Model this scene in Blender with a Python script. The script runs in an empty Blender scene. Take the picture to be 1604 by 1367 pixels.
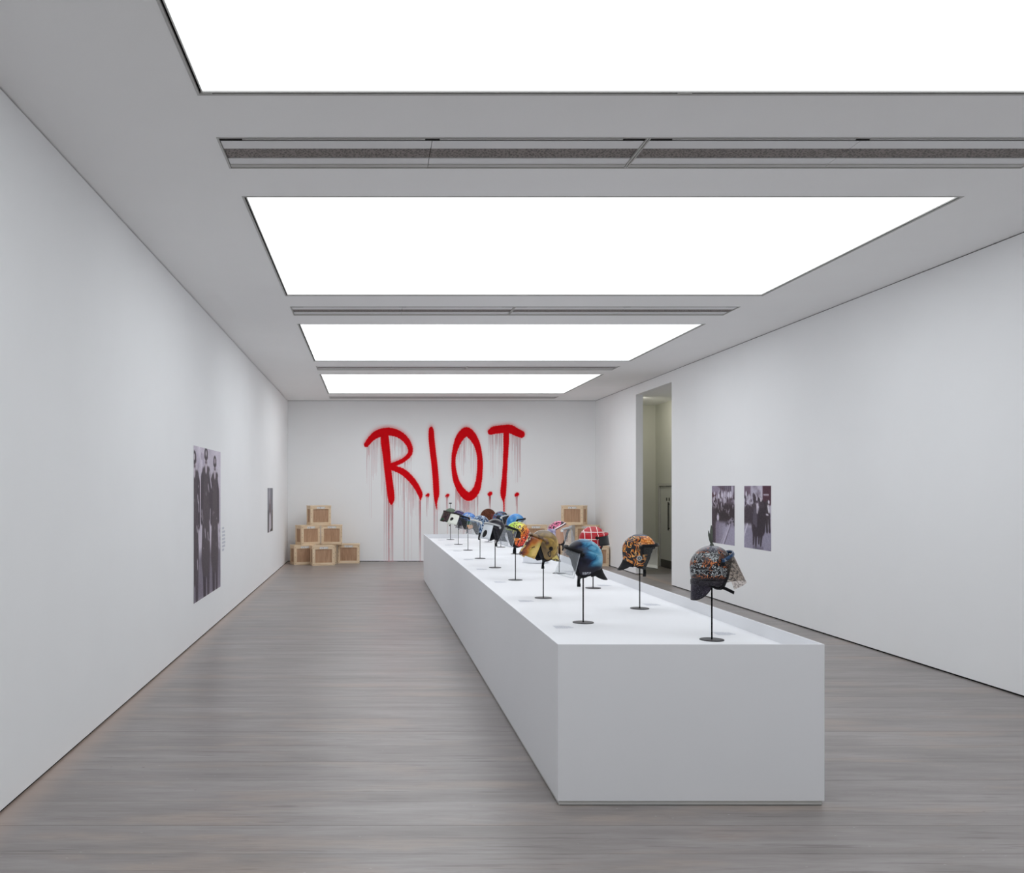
import bpy, bmesh, math, random
import numpy as np
from mathutils import Vector, Matrix
random.seed(7)
rng = np.random.default_rng(11)
C = bpy.context.scene.collection
SC = bpy.context.scene

# ------------------------------------------------------------------ camera, world, exposure
EYE = 2.0            # camera height, metres
F = 1450.0           # focal length in pixels of the 1604 px frame
VX, VY = 579.0, 767.0
cam_d = bpy.data.cameras.new('camera')
cam = bpy.data.objects.new('camera', cam_d); C.objects.link(cam)
cam.location = (0, 0, EYE); cam.rotation_euler = (math.pi/2, 0, 0)
cam_d.sensor_fit = 'HORIZONTAL'; cam_d.sensor_width = 36.0
cam_d.lens = F/1604*36.0
cam_d.shift_x = (802-VX)/1604.0
cam_d.shift_y = (VY-683.5)/1604.0
cam_d.clip_start = 0.05; cam_d.clip_end = 200
SC.camera = cam
w = bpy.data.worlds.new('world'); SC.world = w; w.use_nodes = True
w.node_tree.nodes['Background'].inputs['Color'].default_value = (0.5, 0.55, 0.6, 1)
w.node_tree.nodes['Background'].inputs['Strength'].default_value = 0.05
SC.view_settings.view_transform = 'Standard'; SC.view_settings.look = 'None'
SC.view_settings.gamma = 1.0; SC.view_settings.use_curve_mapping = False
SC.view_settings.exposure = 0.0
SC.cycles.max_bounces = 10; SC.cycles.diffuse_bounces = 8; SC.cycles.transparent_max_bounces = 24
PANEL_STRENGTH = (0.95, 1.6, 1.55, 1.70, 2.15)     # the ceiling panels, front to back (first: added unseen, to brighten the plinth)
PANEL_COLOR = (0.93, 0.968, 1.0)

# ------------------------------------------------------------------ helpers
def lin(c):
    c = c/255.0
    return c/12.92 if c <= 0.04045 else ((c+0.055)/1.055)**2.4
def S(r, g, b): return (lin(r), lin(g), lin(b), 1.0)
def px(x, Y): return (x-VX)/F*Y
def pz(y, Y): return EYE-(y-VY)/F*Y

class G:
    """small builder for one node material"""
    def __init__(s, name, rough=0.5, spec=0.5, metal=0.0):
        s.m = bpy.data.materials.new(name); s.m.use_nodes = True
        s.nt = s.m.node_tree; s.b = s.nt.nodes['Principled BSDF']; s.o = s.nt.nodes['Material Output']
        s.b.inputs['Roughness'].default_value = rough
        s.b.inputs['Specular IOR Level'].default_value = spec
        s.b.inputs['Metallic'].default_value = metal
        s.tc = s.nt.nodes.new('ShaderNodeTexCoord'); s.v = s.tc.outputs['Object']
    def n(s, t): return s.nt.nodes.new(t)
    def put(s, inp, val):
        if isinstance(val, bpy.types.NodeSocket): s.nt.links.new(val, inp)
        else: inp.default_value = val
    def math(s, op, a, b=0.0, c=0.0):
        n = s.n('ShaderNodeMath'); n.operation = op
        s.put(n.inputs[0], a); s.put(n.inputs[1], b); s.put(n.inputs[2], c); return n.outputs[0]
    def map(s, vec, scale=(1, 1, 1), loc=(0, 0, 0), rot=(0, 0, 0)):
        n = s.n('ShaderNodeMapping'); s.put(n.inputs['Vector'], vec)
        n.inputs['Scale'].default_value = scale; n.inputs['Location'].default_value = loc; n.inputs['Rotation'].default_value = rot
        return n.outputs[0]
    def noise(s, vec, scale, detail=2.0, rough=0.5, dist=0.0):
        n = s.n('ShaderNodeTexNoise'); s.put(n.inputs['Vector'], vec)
        n.inputs['Scale'].default_value = scale; n.inputs['Detail'].default_value = detail
        n.inputs['Roughness'].default_value = rough; n.inputs['Distortion'].default_value = dist
        return n.outputs['Fac']
    def voro(s, vec, scale, feature='F1', out='Distance'):
        n = s.n('ShaderNodeTexVoronoi'); n.feature = feature; s.put(n.inputs['Vector'], vec)
        n.inputs['Scale'].default_value = scale; return n.outputs[out]
    def ramp(s, fac, stops, interp='LINEAR'):
        n = s.n('ShaderNodeValToRGB'); s.put(n.inputs[0], fac); cr = n.color_ramp; cr.interpolation = interp
        while len(cr.elements) < len(stops): cr.elements.new(0.5)
        for e, (p, c) in zip(cr.elements, stops): e.position = p; e.color = c
        return n.outputs['Color']
    def mix(s, fac, a, b):
        n = s.n('ShaderNodeMix'); n.data_type = 'RGBA'
        s.put(n.inputs[0], fac); s.put(n.inputs[6], a); s.put(n.inputs[7], b); return n.outputs[2]
    def xyz(s, vec=None):
        n = s.n('ShaderNodeSeparateXYZ'); s.put(n.inputs[0], vec or s.v); return n.outputs
    def lt(s, a, b): return s.math('LESS_THAN', a, b)
    def gt(s, a, b): return s.math('GREATER_THAN', a, b)
    def step(s, a, lo, hi):
        n = s.n('ShaderNodeMapRange'); n.interpolation_type = 'SMOOTHSTEP'
        s.put(n.inputs['Value'], a); n.inputs['From Min'].default_value = lo; n.inputs['From Max'].default_value = hi
        return n.outputs[0]
    def worms(s, vec, scale, freq, width, detail=0.0, dist=0.0):
        n = s.noise(vec, scale, detail, dist=dist)
        d = s.math('ABSOLUTE', s.math('SUBTRACT', s.math('FRACT', s.math('MULTIPLY', n, freq)), 0.5))
        return s.lt(d, width)
    def rnd(s): return s.n('ShaderNodeObjectInfo').outputs['Random']
    def attr(s, name):
        n = s.n('ShaderNodeAttribute'); n.attribute_name = name; return n
    def col(s, c): s.put(s.b.inputs['Base Color'], c); return s
    def bump(s, h, strength=0.2, dist=0.01):
        n = s.n('ShaderNodeBump'); s.put(n.inputs['Height'], h)
        n.inputs['Strength'].default_value = strength; n.inputs['Distance'].default_value = dist
        s.put(s.b.inputs['Normal'], n.outputs[0]); return s
    def through(s, fac, tint=(1, 1, 1, 1)):
        """mix the surface with a clear (transparent) one; fac = opacity"""
        t = s.n('ShaderNodeBsdfTransparent'); s.put(t.inputs[0], tint)
        mx = s.n('ShaderNodeMixShader'); s.put(mx.inputs[0], fac)
        s.nt.links.new(t.outputs[0], mx.inputs[1]); s.nt.links.new(s.b.outputs[0], mx.inputs[2])
        s.nt.links.new(mx.outputs[0], s.o.inputs['Surface']); return s

def plain(name, rgb, rough=0.5, spec=0.5, metal=0.0, var=0.0):
    g = G(name, rough, spec, metal)
    if var:
        n = g.noise(g.v, 9, 3)
        a = tuple(c*(1-var) for c in rgb[:3])+(1,); b = tuple(min(1, c*(1+var)) for c in rgb[:3])+(1,)
        g.col(g.ramp(n, [(0.3, a), (0.7, b)]))
    else: g.col(rgb)
    return g.m

class MB:
    """collects shapes for ONE mesh object"""
    def __init__(s): s.v = []; s.f = []; s.c = None
    def box(s, lo, hi):
        b = len(s.v); x0, y0, z0 = lo; x1, y1, z1 = hi
        s.v += [(x0,y0,z0),(x1,y0,z0),(x1,y1,z0),(x0,y1,z0),(x0,y0,z1),(x1,y0,z1),(x1,y1,z1),(x0,y1,z1)]
        s.f += [tuple(b+i for i in q) for q in ((0,3,2,1),(4,5,6,7),(0,1,5,4),(1,2,6,5),(2,3,7,6),(3,0,4,7))]
        return s
    def grid(s, rows, wrap=False):
        b = len(s.v); m = len(rows[0])
        for r in rows: s.v += [tuple(p) for p in r]
        for i in range(len(rows)-1):
            for j in range(m if wrap else m-1):
                k = (j+1) % m
                s.f.append((b+i*m+j, b+i*m+k, b+(i+1)*m+k, b+(i+1)*m+j))
        return s
    def cap(s, ring):
        b = len(s.v); s.v += [tuple(p) for p in ring]; s.f.append(tuple(range(b, b+len(ring)))); return s
    def lathe(s, prof, n=24, c=(0, 0, 0)):
        rows = [[(c[0]+r*math.cos(2*math.pi*k/n), c[1]+r*math.sin(2*math.pi*k/n), c[2]+z) for k in range(n)] for r, z in prof]
        s.grid(rows, True)
        if prof[0][0] > 1e-6: s.cap(rows[0][::-1])
        if prof[-1][0] > 1e-6: s.cap(rows[-1])
        return s
    def tube(s, pts, r, n=8, closed=False, flat=None):
        """sweep a circle (or a flat section (w, t)) along points; r number or list"""
        P = [Vector(p) for p in pts]; rows = []; up = Vector((0, 0, 1))
        for i, p in enumerate(P):
            a = P[i-1] if (i or closed) else p; c = P[(i+1) % len(P)] if (i < len(P)-1 or closed) else p
            t = (c-a).normalized()
            u = t.cross(up)
            if u.length < 1e-4: u = t.cross(Vector((0, 1, 0)))
            u.normalize(); w_ = u.cross(t)
            rr = r[i] if isinstance(r, (list, tuple)) else r
            if flat: rows.append([p+u*x*flat[0]/2+w_*y*flat[1]/2 for x, y in ((-1,-1),(1,-1),(1,1),(-1,1))])
            else: rows.append([p+(u*math.cos(2*math.pi*k/n)+w_*math.sin(2*math.pi*k/n))*rr for k in range(n)])
        if closed: rows.append(rows[0])
        s.grid(rows, True)
        if not closed: s.cap(rows[0][::-1]); s.cap(rows[-1])
        return s
    def mesh(s, name):
        me = bpy.data.meshes.new(name); me.from_pydata(s.v, [], s.f); me.update()
        bm = bmesh.new(); bm.from_mesh(me)
        bmesh.ops.recalc_face_normals(bm, faces=bm.faces); bm.to_mesh(me); bm.free()
        return me
    def build(s, name, m, parent=None, smooth=False, bevel=0.0, solid=0.0, solid_off=-1.0):
        me = s.mesh(name); me.materials.append(m)
        if smooth:
            for p in me.polygons: p.use_smooth = True
        return place(name, me, parent, bevel, solid, solid_off)
def place(name, me, parent=None, bevel=0.0, solid=0.0, solid_off=-1.0):
    o = bpy.data.objects.new(name, me); C.objects.link(o); o.parent = parent
    if solid:
        d = o.modifiers.new('thickness', 'SOLIDIFY'); d.thickness = solid; d.offset = solid_off
    if bevel:
        d = o.modifiers.new('bevel', 'BEVEL'); d.width = bevel; d.segments = 2; d.limit_method = 'ANGLE'
    return o
def bx(lo, hi): return MB().box(lo, hi)
def tag(o, label=None, cat=None, group=None, kind=None):
    for k, v in (('label', label), ('category', cat), ('group', group), ('kind', kind)):
        if v: o[k] = v
    return o
def empty(name, loc, rot=(0, 0, 0)):
    o = bpy.data.objects.new(name, None); C.objects.link(o); o.location = loc; o.rotation_euler = rot
    o.empty_display_size = 0.1; return o
def copy_tree(o, parent=None):
    c = o.copy(); C.objects.link(c); c.parent = parent
    for ch in list(o.children): copy_tree(ch, c)
    return c

# ------------------------------------------------------------------ room dimensions
XL, XR, YB, YF, H = -2.28, 6.30, 25.82, -6.1, 4.485
DOOR0, DOOR1, DOORH, JAMB = 19.31, 21.9, 4.25, 0.165
CX, CYE = 7.60, 24.6                               # corridor: far side wall and end wall
XC = 1.977                                          # centre line of the ceiling panels
HALF = 3.06

# ------------------------------------------------------------------ wall / ceiling materials
def wall_mat(name, rgb, rough=0.75):
    g = G(name, rough, 0.25)
    n = g.noise(g.v, 1.3, 4); f = g.noise(g.v, 60, 2)
    a = tuple(c*0.985 for c in rgb[:3])+(1,); g.col(g.ramp(n, [(0.3, a), (0.7, rgb)])); g.bump(f, 0.03, 0.002)
    return g.m
M_WALL = wall_mat('white_wall_paint', S(245, 246, 247))
M_CEIL = wall_mat('white_ceiling_paint', S(247, 247, 247))
M_CORR = wall_mat('corridor_paint', S(205, 206, 196))
M_GAP = plain('shadow_gap', S(18, 17, 17), 0.9, 0.1)
M_DARK = plain('dark_recess', S(30, 29, 28), 0.8, 0.2)
M_METAL = plain('pale_aluminium', S(186, 185, 182), 0.45, 0.5)
M_BAFFLE = plain('white_enamel', S(226, 226, 227), 0.5)
def emitter(name, rgb, k):
    g = G(name, 0.5); g.col((0.8, 0.8, 0.8, 1))
    g.b.inputs['Emission Color'].default_value = tuple(rgb)+(1,); g.b.inputs['Emission Strength'].default_value = k
    return g.m
M_PANELS = [emitter('glowing_diffuser', PANEL_COLOR, k) for k in PANEL_STRENGTH]

def floor_mat():
    g = G('whitewashed_pine', 0.36, 0.5)
    r = g.rnd()
    cv = g.n('ShaderNodeCombineXYZ'); g.put(cv.inputs[0], g.math('MULTIPLY', r, 37.0)); g.put(cv.inputs[1], g.math('MULTIPLY', r, 91.0)); g.put(cv.inputs[2], g.math('MULTIPLY', r, 53.0))
    ad = g.n('ShaderNodeVectorMath'); ad.operation = 'ADD'; g.put(ad.inputs[0], g.v); g.put(ad.inputs[1], cv.outputs[0]); v = ad.outputs[0]
    broad = g.noise(g.map(v, (0.8, 5.0, 1)), 1.0, 4, 0.6, 0.3)
    fine = g.noise(g.map(v, (2.2, 34.0, 1)), 1.0, 5, 0.68, 0.6)
    blot = g.noise(g.map(v, (0.8, 3.0, 1)), 1.0, 4, 0.6)
    dash = g.noise(g.map(v, (1.7, 27.0, 1)), 1.0, 3, 0.6)
    dash2 = g.noise(g.map(v, (0.5, 3.2, 1)), 1.0, 2)
    ring = g.noise(g.map(v, (0.45, 4.0, 1)), 1.0, 1, 0.5, 0.4)
    ringl = g.math('ABSOLUTE', g.math('SUBTRACT', g.math('FRACT', g.math('MULTIPLY', ring, 22.0)), 0.5))
    c = g.ramp(broad, [(0.30, S(130, 125, 122)), (0.5, S(146, 140, 138)), (0.70, S(161, 156, 155))])
    c = g.mix(g.math('MULTIPLY', g.step(blot, 0.50, 0.70), 0.8), c, S(164, 150, 141))
    c = g.mix(g.math('MULTIPLY', g.step(fine, 0.42, 0.70), 0.28), c, S(128, 121, 118))
    c = g.mix(g.math('MULTIPLY', g.step(ringl, 0.40, 0.5), 0.14), c, S(122, 112, 104))
    c = g.mix(g.math('MULTIPLY', g.math('MULTIPLY', g.step(dash, 0.56, 0.68), g.step(dash2, 0.38, 0.58)), 0.55), c, S(100, 93, 90))
    c = g.mix(g.math('MULTIPLY', g.math('SUBTRACT', r, 0.30), 0.30), c, S(136, 131, 130))
    hair = g.noise(g.map(v, (7.0, 150.0, 1)), 1.0, 3, 0.6)
    c = g.mix(g.math('MULTIPLY', g.step(hair, 0.45, 0.7), 0.22), c, S(112, 104, 100))
    fleck = g.voro(g.map(v, (5.0, 16.0, 1)), 0.9)
    c = g.mix(g.math('MULTIPLY', g.lt(fleck, 0.035), 0.6), c, S(205, 203, 204))
    x = g.xyz()[0]
    worn = g.math('SUBTRACT', 1.0, g.step(g.math('ADD', x, g.math('MULTIPLY', blot, 0.25)), 0.12, 0.42))
    c = g.mix(g.math('MULTIPLY', worn, 0.75), c, S(178, 158, 146))   # bare, warmer wood worn along the wall
    knot = g.voro(g.map(v, (1.6, 3.2, 1)), 1.1)
    c = g.mix(g.math('MULTIPLY', g.lt(knot, 0.022), 0.6), c, S(92, 80, 74))
    g.col(c); g.bump(fine, 0.12, 0.002)
    return g.m
M_FLOOR = floor_mat()

# ------------------------------------------------------------------ floor
fl = bx((XL-0.25, YF-0.2, -0.06), (CX+0.2, YB+0.3, -0.022)).build('floor', M_GAP); tag(fl, kind='structure')
PW = 0.43
pm = bx((0, 0, -0.02), (XR-XL+0.04, PW-0.0025, 0)).mesh('plank'); pm.materials.append(M_FLOOR)
pm2 = bx((0, 0, -0.02), (CX-XR-0.022, PW-0.0025, 0)).mesh('plank_short'); pm2.materials.append(M_FLOOR)
y = YF+0.01; k = 0
while y < YB:
    o = place('plank', pm, fl); o.location = (XL-0.02, y, random.uniform(-0.0006, 0.0))
    if y > 14.0 and y < CYE:
        o2 = place('plank', pm2, fl); o2.location = (XR+0.022, y, 0)
    y += PW; k += 1

# ------------------------------------------------------------------ walls
Z0, Z1 = 0.018, H-0.009
def wall(name, boxes, m=M_WALL):
    b = MB()
    for lo, hi in boxes: b.box(lo, hi)
    return tag(b.build(name, m), kind='structure')
wall('wall_left', [((XL-0.2, YF, Z0), (XL, YB, Z1))])
wall('wall_back', [((XL-0.2, YB, Z0), (XR+0.2, YB+0.2, Z1))])
wall('wall_front', [((XL-0.2, YF-0.2, Z0), (XR+0.2, YF, Z1))])
wall('wall_right', [((XR, YF, Z0), (XR+JAMB, DOOR0, Z1)), ((XR, DOOR1, Z0), (XR+JAMB, YB, Z1)), ((XR, DOOR0, DOORH), (XR+JAMB, DOOR1, Z1))])
wall('baseboard_left', [((XL-0.2, YF, 0), (XL-0.012, YB, Z0))], M_GAP)  # near-black strips set back at wall feet, painting the gap's shade
wall('baseboard_back', [((XL-0.2, YB+0.012, 0), (XR+0.2, YB+0.2, Z0))], M_GAP)
wall('baseboard_right', [((XR+0.012, YF, 0), (XR+JAMB-0.01, DOOR0-0.012, Z0)), ((XR+0.012, DOOR1+0.012, 0), (XR+JAMB-0.01, YB, Z0))], M_GAP)
wall('trim_1', [((XL-0.2, YF, Z1), (XL-0.008, YB, H+0.01))], M_GAP)  # near-black strips paint the shade in the gap under the ceiling
wall('trim_2', [((XL-0.2, YB+0.008, Z1), (XR+0.2, YB+0.2, H+0.01))], M_GAP)
wall('trim_3', [((XR+0.008, YF, Z1), (XR+JAMB, YB, H+0.01))], M_GAP)
# corridor beyond the opening
wall('wall_corridor_end', [((XR+JAMB, CYE, Z0), (CX+0.1, CYE+0.15, DOORH))], M_CORR)
DZ0, DZ1, DTOP = 22.15, 24.33, 2.17          # double door in the corridor's far wall
wall('wall_corridor_right', [((CX, 13.8, Z0), (CX+0.15, DZ0, DOORH)), ((CX, DZ1, Z0), (CX+0.15, CYE, DOORH)), ((CX, DZ0, DTOP), (CX+0.15, DZ1, DOORH))], M_CORR)
wall('wall_corridor_near', [((XR+JAMB, 13.6, Z0), (CX+0.1, 13.8, DOORH))], M_CORR)
wall('ceiling_corridor', [((XR+JAMB, 13.6, DOORH), (CX+0.15, CYE+0.15, DOORH+0.1))], M_CEIL)
wall('baseboard_corridor', [((XR+JAMB, CYE+0.012, 0), (CX+0.1, CYE+0.15, Z0)), ((CX+0.012, 13.8, 0), (CX+0.15, DZ0, Z0)), ((CX+0.012, DZ1, 0), (CX+0.15, CYE, Z0))], M_GAP)  # same near-black strip for the shaded gap in the corridor

# ------------------------------------------------------------------ ceiling with openings
panels = [(1.81+6.03*i, 5.83+6.03*i) for i in range(-1, 4)]
slots = [(p1+0.70, p1+1.33) for p0, p1 in panels]
cl = MB()
HX0, HX1 = XC-HALF, XC+HALF
cl.box((XL-0.2, YF-0.2, H), (HX0, YB+0.2, H+0.2)); cl.box((HX1, YF-0.2, H), (XR+0.2, YB+0.2, H+0.2))
holes = sorted(panels+slots); yy = YF-0.2
for a, b in holes:
    cl.box((HX0, yy, H), (HX1, a, H+0.2)); yy = b
cl.box((HX0, yy, H), (HX1, YB+0.2, H+0.2))
tag(cl.build('ceiling', M_CEIL), kind='structure')

def ring(b, x0, y0, x1, y1, w_, z0, z1):
    b.box((x0, y0, z0), (x1, y0+w_, z1)); b.box((x0, y1-w_, z0), (x1, y1, z1))
    b.box((x0, y0+w_, z0), (x0+w_, y1-w_, z1)); b.box((x1-w_, y0+w_, z0), (x1, y1-w_, z1)); return b
PL = ['dimmer ceiling light panel behind the viewpoint', 'glowing ceiling light panel nearest the viewpoint, cut by the top edge',
      'second glowing ceiling light panel from the front, over the near plinth end', 'third glowing ceiling light panel from the front',
      'farthest and thinnest looking glowing ceiling light panel, by the graffiti wall']
for i, (a, b) in enumerate(panels):
    L = b-a
    t = empty('ceiling_light', (XC, a+L/2, H)); tag(t, PL[i], 'ceiling light', 'glowing ceiling panels')
    x1, y1 = HALF, L/2
    ring(MB(), -x1, -y1, x1, y1, 0.016, -0.004, 0.03).build('frame', M_METAL, t)
    ring(MB(), -x1+0.016, -y1+0.016, x1-0.016, y1-0.016, 0.014, 0.012, 0.03).build('gasket', M_GAP, t)
    ring(MB(), -x1+0.030, -y1+0.030, x1-0.030, y1-0.030, 0.008, 0.002, 0.03).build('bead', M_METAL, t)
    bx((-x1+0.038, -y1+0.038, 0.012), (x1-0.038, y1-0.038, 0.03)).build('diffuser', M_PANELS[i], t)
    bx((-x1+0.0, -y1, 0.03), (x1, y1, 0.16)).build('housing', M_METAL, t)
    for cx_, sy in ((-x1+0.05, 1), (x1-0.05, 1), (0.0, 1), (0, -1)):
        bx((cx_-0.045, sy*(y1-0.024)-0.005, -0.002), (cx_+0.045, sy*(y1-0.024)+0.005, 0.012)).build('clip', M_METAL, t)

def grille_mat():
    g = G('perforated_grille', 0.7, 0.3)
    d = g.voro(g.v, 55); n = g.noise(g.v, 18, 3)
    c = g.mix(g.step(d, 0.3, 0.55), S(86, 82, 80), S(150, 142, 138))
    c = g.mix(g.math('MULTIPLY', n, 0.5), c, S(104, 99, 97)); g.col(c); return g.m
M_GRILLE = grille_mat()
VL = ['long recessed ceiling air slot behind the viewpoint', 'nearest long recessed ceiling air slot with dark grille, before the second light panel',
      'second long ceiling air slot from the front, behind the second light panel', 'third long ceiling air slot from the front, thin and far',
      'farthest ceiling air slot, a thin line by the graffiti wall']
for i, (a, b) in enumerate(slots):
    t = empty('ceiling_vent', (XC, a, H)); tag(t, VL[i], 'ceiling vent', 'ceiling air slots')
    D = b-a
    ring(MB(), -HALF, 0, HALF, D, 0.014, -0.003, 0.06).build('frame', M_METAL, t)
    bx((-HALF, 0, 0.06), (HALF, D, 0.16)).build('backing', M_DARK, t)
    bx((-HALF+0.014, 0.014, 0.008), (HALF-0.014, 0.085, 0.06)).build('track', M_DARK, t)
    qs = [-HALF+0.016, -HALF/2, 0, HALF/2, HALF-0.016]
    for q in range(4):
        e0, e1 = qs[q]+(0.016 if q == 2 else 0.002), qs[q+1]-(0.016 if q == 1 else 0.002)
        bx((e0+(0.16 if q in (0, 2) else 0.05), 0.044, 0.003), (e1-(0.16 if q in (1, 3) else 0.05), 0.058, 0.008)).build('track_bar', M_METAL, t)
        bx((e0, 0.085, 0.006), (e1, 0.23, 0.03)).build('baffle', M_BAFFLE, t)
        bx((e0, 0.43, 0.006), (e1, 0.55, 0.03)).build('baffle', M_BAFFLE, t)
        bx((e0, 0.23, 0.012), (e1, 0.43, 0.045)).build('grille', M_GRILLE, t)
        bx((e0, 0.55, 0.001), (e1, D-0.016, 0.03)).build('edge_strip', M_METAL, t)
    bx((-0.014, 0.014, -0.003), (-0.003, D-0.014, 0.06)).build('divider', M_METAL, t)
    bx((0.003, 0.014, -0.003), (0.014, D-0.014, 0.06)).build('divider', M_METAL, t)

# ------------------------------------------------------------------ corridor double door and its light
M_DOOR = plain('door_paint', S(206, 207, 200), 0.5)
M_FRAME = plain('door_frame_paint', S(186, 186, 180), 0.5)
M_BLACK = plain('black_metal', S(26, 26, 28), 0.4, 0.5, 0.3)
d1 = empty('door_1', (CX, 0, 0)); tag(d1, kind='structure')
fr = MB(); fr.box((-0.03, DZ1-0.12, 0), (0.15, DZ1, DTOP)); fr.box((-0.03, DZ0, 0), (0.15, DZ0+0.12, DTOP)); fr.box((-0.03, DZ0+0.12, DTOP-0.07), (0.15, DZ1-0.12, DTOP))
fr.build('door_frame', M_FRAME, d1, bevel=0.004)
mid = (DZ0+DZ1)/2
for y0, y1, hy in ((mid+0.003, DZ1-0.13, mid+0.26), (DZ0+0.13, mid-0.003, mid-0.26)):
    leaf = bx((0.01, y0, 0.008), (0.06, y1, DTOP-0.08)).build('door_leaf', M_DOOR, d1)
    bx((-0.03, hy-0.02, 0.97), (-0.012, hy+0.02, 1.69)).build('handle', M_BLACK, leaf, bevel=0.004)
    for zz in (1.02, 1.64): bx((-0.013, hy-0.012, zz-0.012), (0.012, hy+0.012, zz+0.012)).build('handle_post', M_BLACK, leaf)
    for dy in (0.0, 0.2): bx((0.0, hy+dy-0.03, 1.72), (0.011, hy+dy+0.03, 1.80)).build('lock_plate', M_BLACK, leaf)
    bx((0.004, y0+0.02, 0.012), (0.011, y1-0.02, 0.2)).build('kick_plate', plain('kick_plate', S(74, 72, 68), 0.5), leaf)
bx((-0.05, mid-0.5, DTOP-0.05), (-0.03, mid-0.2, DTOP-0.02)).build('door_sign', M_BLACK, d1)
dl = empty('recessed_downlight', (6.55, 22.4, DOORH)); tag(dl, 'round recessed downlight in the corridor ceiling beyond the opening', 'downlight')
MB().lathe([(0.075, 0.0), (0.075, -0.006), (0.055, -0.006), (0.055, 0.0)], 24).build('trim_ring', M_BAFFLE, dl, True)
MB().lathe([(0.0, -0.002), (0.055, -0.002)], 24).build('lens', emitter('warm_lamp', (1.0, 0.9, 0.72), 3.0), dl)
sp = bpy.data.lights.new('downlight_lamp', 'SPOT'); so = bpy.data.objects.new('downlight_lamp', sp); C.objects.link(so)
so.parent = dl; so.location = (0, 0, -0.02); so.rotation_euler = (Vector((7.6, 23.9, 2.9))-Vector((6.55, 22.4, DOORH))).to_track_quat('-Z', 'Y').to_euler()
sp.energy = 75; sp.color = (1.0, 0.95, 0.84); sp.spot_size = math.radians(110); sp.spot_blend = 0.9; sp.shadow_soft_size = 0.05

# ------------------------------------------------------------------ plinth
M_PLINTH = wall_mat('plinth_paint', S(238, 239, 242), 0.6)
PX0, PX1, PY0, PY1, PT, PS = 1.192, 2.88, 5.86, 20.45, 1.022, 0.928
pl = empty('display_plinth', ((PX0+PX1)/2, (PY0+PY1)/2, 0)); tag(pl, 'long low white display plinth with sunken top carrying the helmets on stands', 'plinth')
ox, oy = (PX0+PX1)/2, (PY0+PY1)/2
def pb(lo, hi): return bx((lo[0]-ox, lo[1]-oy, lo[2]), (hi[0]-ox, hi[1]-oy, hi[2]))
T = 0.011
pb((PX0+T, PY0+T, PS-0.018), (PX1-T, PY1-T, PS)).build('top_panel', M_PLINTH, pl)
pb((PX0, PY0, 0.03), (PX1, PY0+T, PT)).build('end_panel', M_PLINTH, pl, bevel=0.0015)
pb((PX0, PY1-T, 0.03), (PX1, PY1, PT)).build('end_panel', M_PLINTH, pl, bevel=0.0015)
n5 = 5; seg = (PY1-PY0-2*T)/n5
for i in range(n5):
    y0 = PY0+T+i*seg
    pb((PX0, y0, 0.03), (PX0+T, y0+seg-0.0003, PT)).build('side_panel', M_PLINTH, pl)
    pb((PX1-T, y0, 0.03), (PX1, y0+seg-0.0016, PT)).build('side_panel', M_PLINTH, pl)
pb((PX0+0.008, PY0+0.01, 0.004), (PX1-0.012, PY1-0.008, 0.0295)).build('base', plain('base_paint', S(205, 206, 203), 0.6), pl)
pb((PX0+0.012, PY0+0.014, 0.0), (PX1-0.014, PY1-0.012, 0.004)).build('shadow_base', M_GAP, pl)

# ------------------------------------------------------------------ graffiti on the back wall
WALL_RGB = S(245, 246, 247)
def wall_paint(name, rgb, rgb2, grain=True):
    """opaque paint film on the wall; attribute 'cover' = how dense the spray lies over the white"""
    g = G(name, 0.7, 0.1)
    a = g.attr('cover').outputs['Fac']
    n = g.noise(g.v, 7.0, 4, 0.6); fine = g.noise(g.v, 70.0, 2, 0.7)
    if grain:
        k = g.math('MULTIPLY', g.math('MULTIPLY', a, g.math('SUBTRACT', 1.0, a)), 1.6)
        a = g.math('ADD', a, g.math('MULTIPLY', k, g.math('SUBTRACT', fine, 0.5)))
    g.col(g.mix(a, WALL_RGB, g.ramp(n, [(0.35, rgb), (0.7, rgb2)]))); return g.m
M_SPRAY = wall_paint('red_spray_paint', S(224, 4, 20), S(212, 2, 15))
M_DRIP = wall_paint('thin_red_drips', S(196, 30, 48), S(150, 62, 76), False)
graf = empty('graffiti', (px(695, YB), YB, 2.0)); tag(graf, 'red spray painted word R.I.O.T. with long drips across the white end wall', 'graffiti')
GX = graf.location.x
def gp(zx, zy, dy):           # a point of the wall painting, in the units of the study drawing
    return (px(550+zx/5.347, YB)-GX, -dy, pz(650+zy/5.347, YB)-2.0)
def spline(pts, closed=False):
    P = np.array(pts, float); n = len(P); out = []
    for i in (range(n) if closed else range(n-1)):
        p0, p1, p2, p3 = (P[(i+k) % n] if closed else P[min(max(i+k, 0), n-1)] for k in (-1, 0, 1, 2))
        for t in np.linspace(0, 1, 11)[:-1]:
            out.append(0.5*((2*p1)+(-p0+p2)*t+(2*p0-5*p1+4*p2-p3)*t*t+(-p0+3*p1-3*p2+p3)*t**3))
    out.append(P[0] if closed else P[-1]); return np.array(out)
def dist_to(X, Y, path):
    """distance to the edge of a stroke of varying half width (negative inside)"""
    d = np.full(X.shape, 1e9)
    for (x0, y0, w0), (x1, y1, w1) in zip(path, path[1:]):
        dx, dy = x1-x0, y1-y0; t = np.clip(((X-x0)*dx+(Y-y0)*dy)/(dx*dx+dy*dy+1e-9), 0, 1)
        d = np.minimum(d, np.hypot(X-x0-dx*t, Y-y0-dy*t)-(w0+(w1-w0)*t))
    return d
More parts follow.
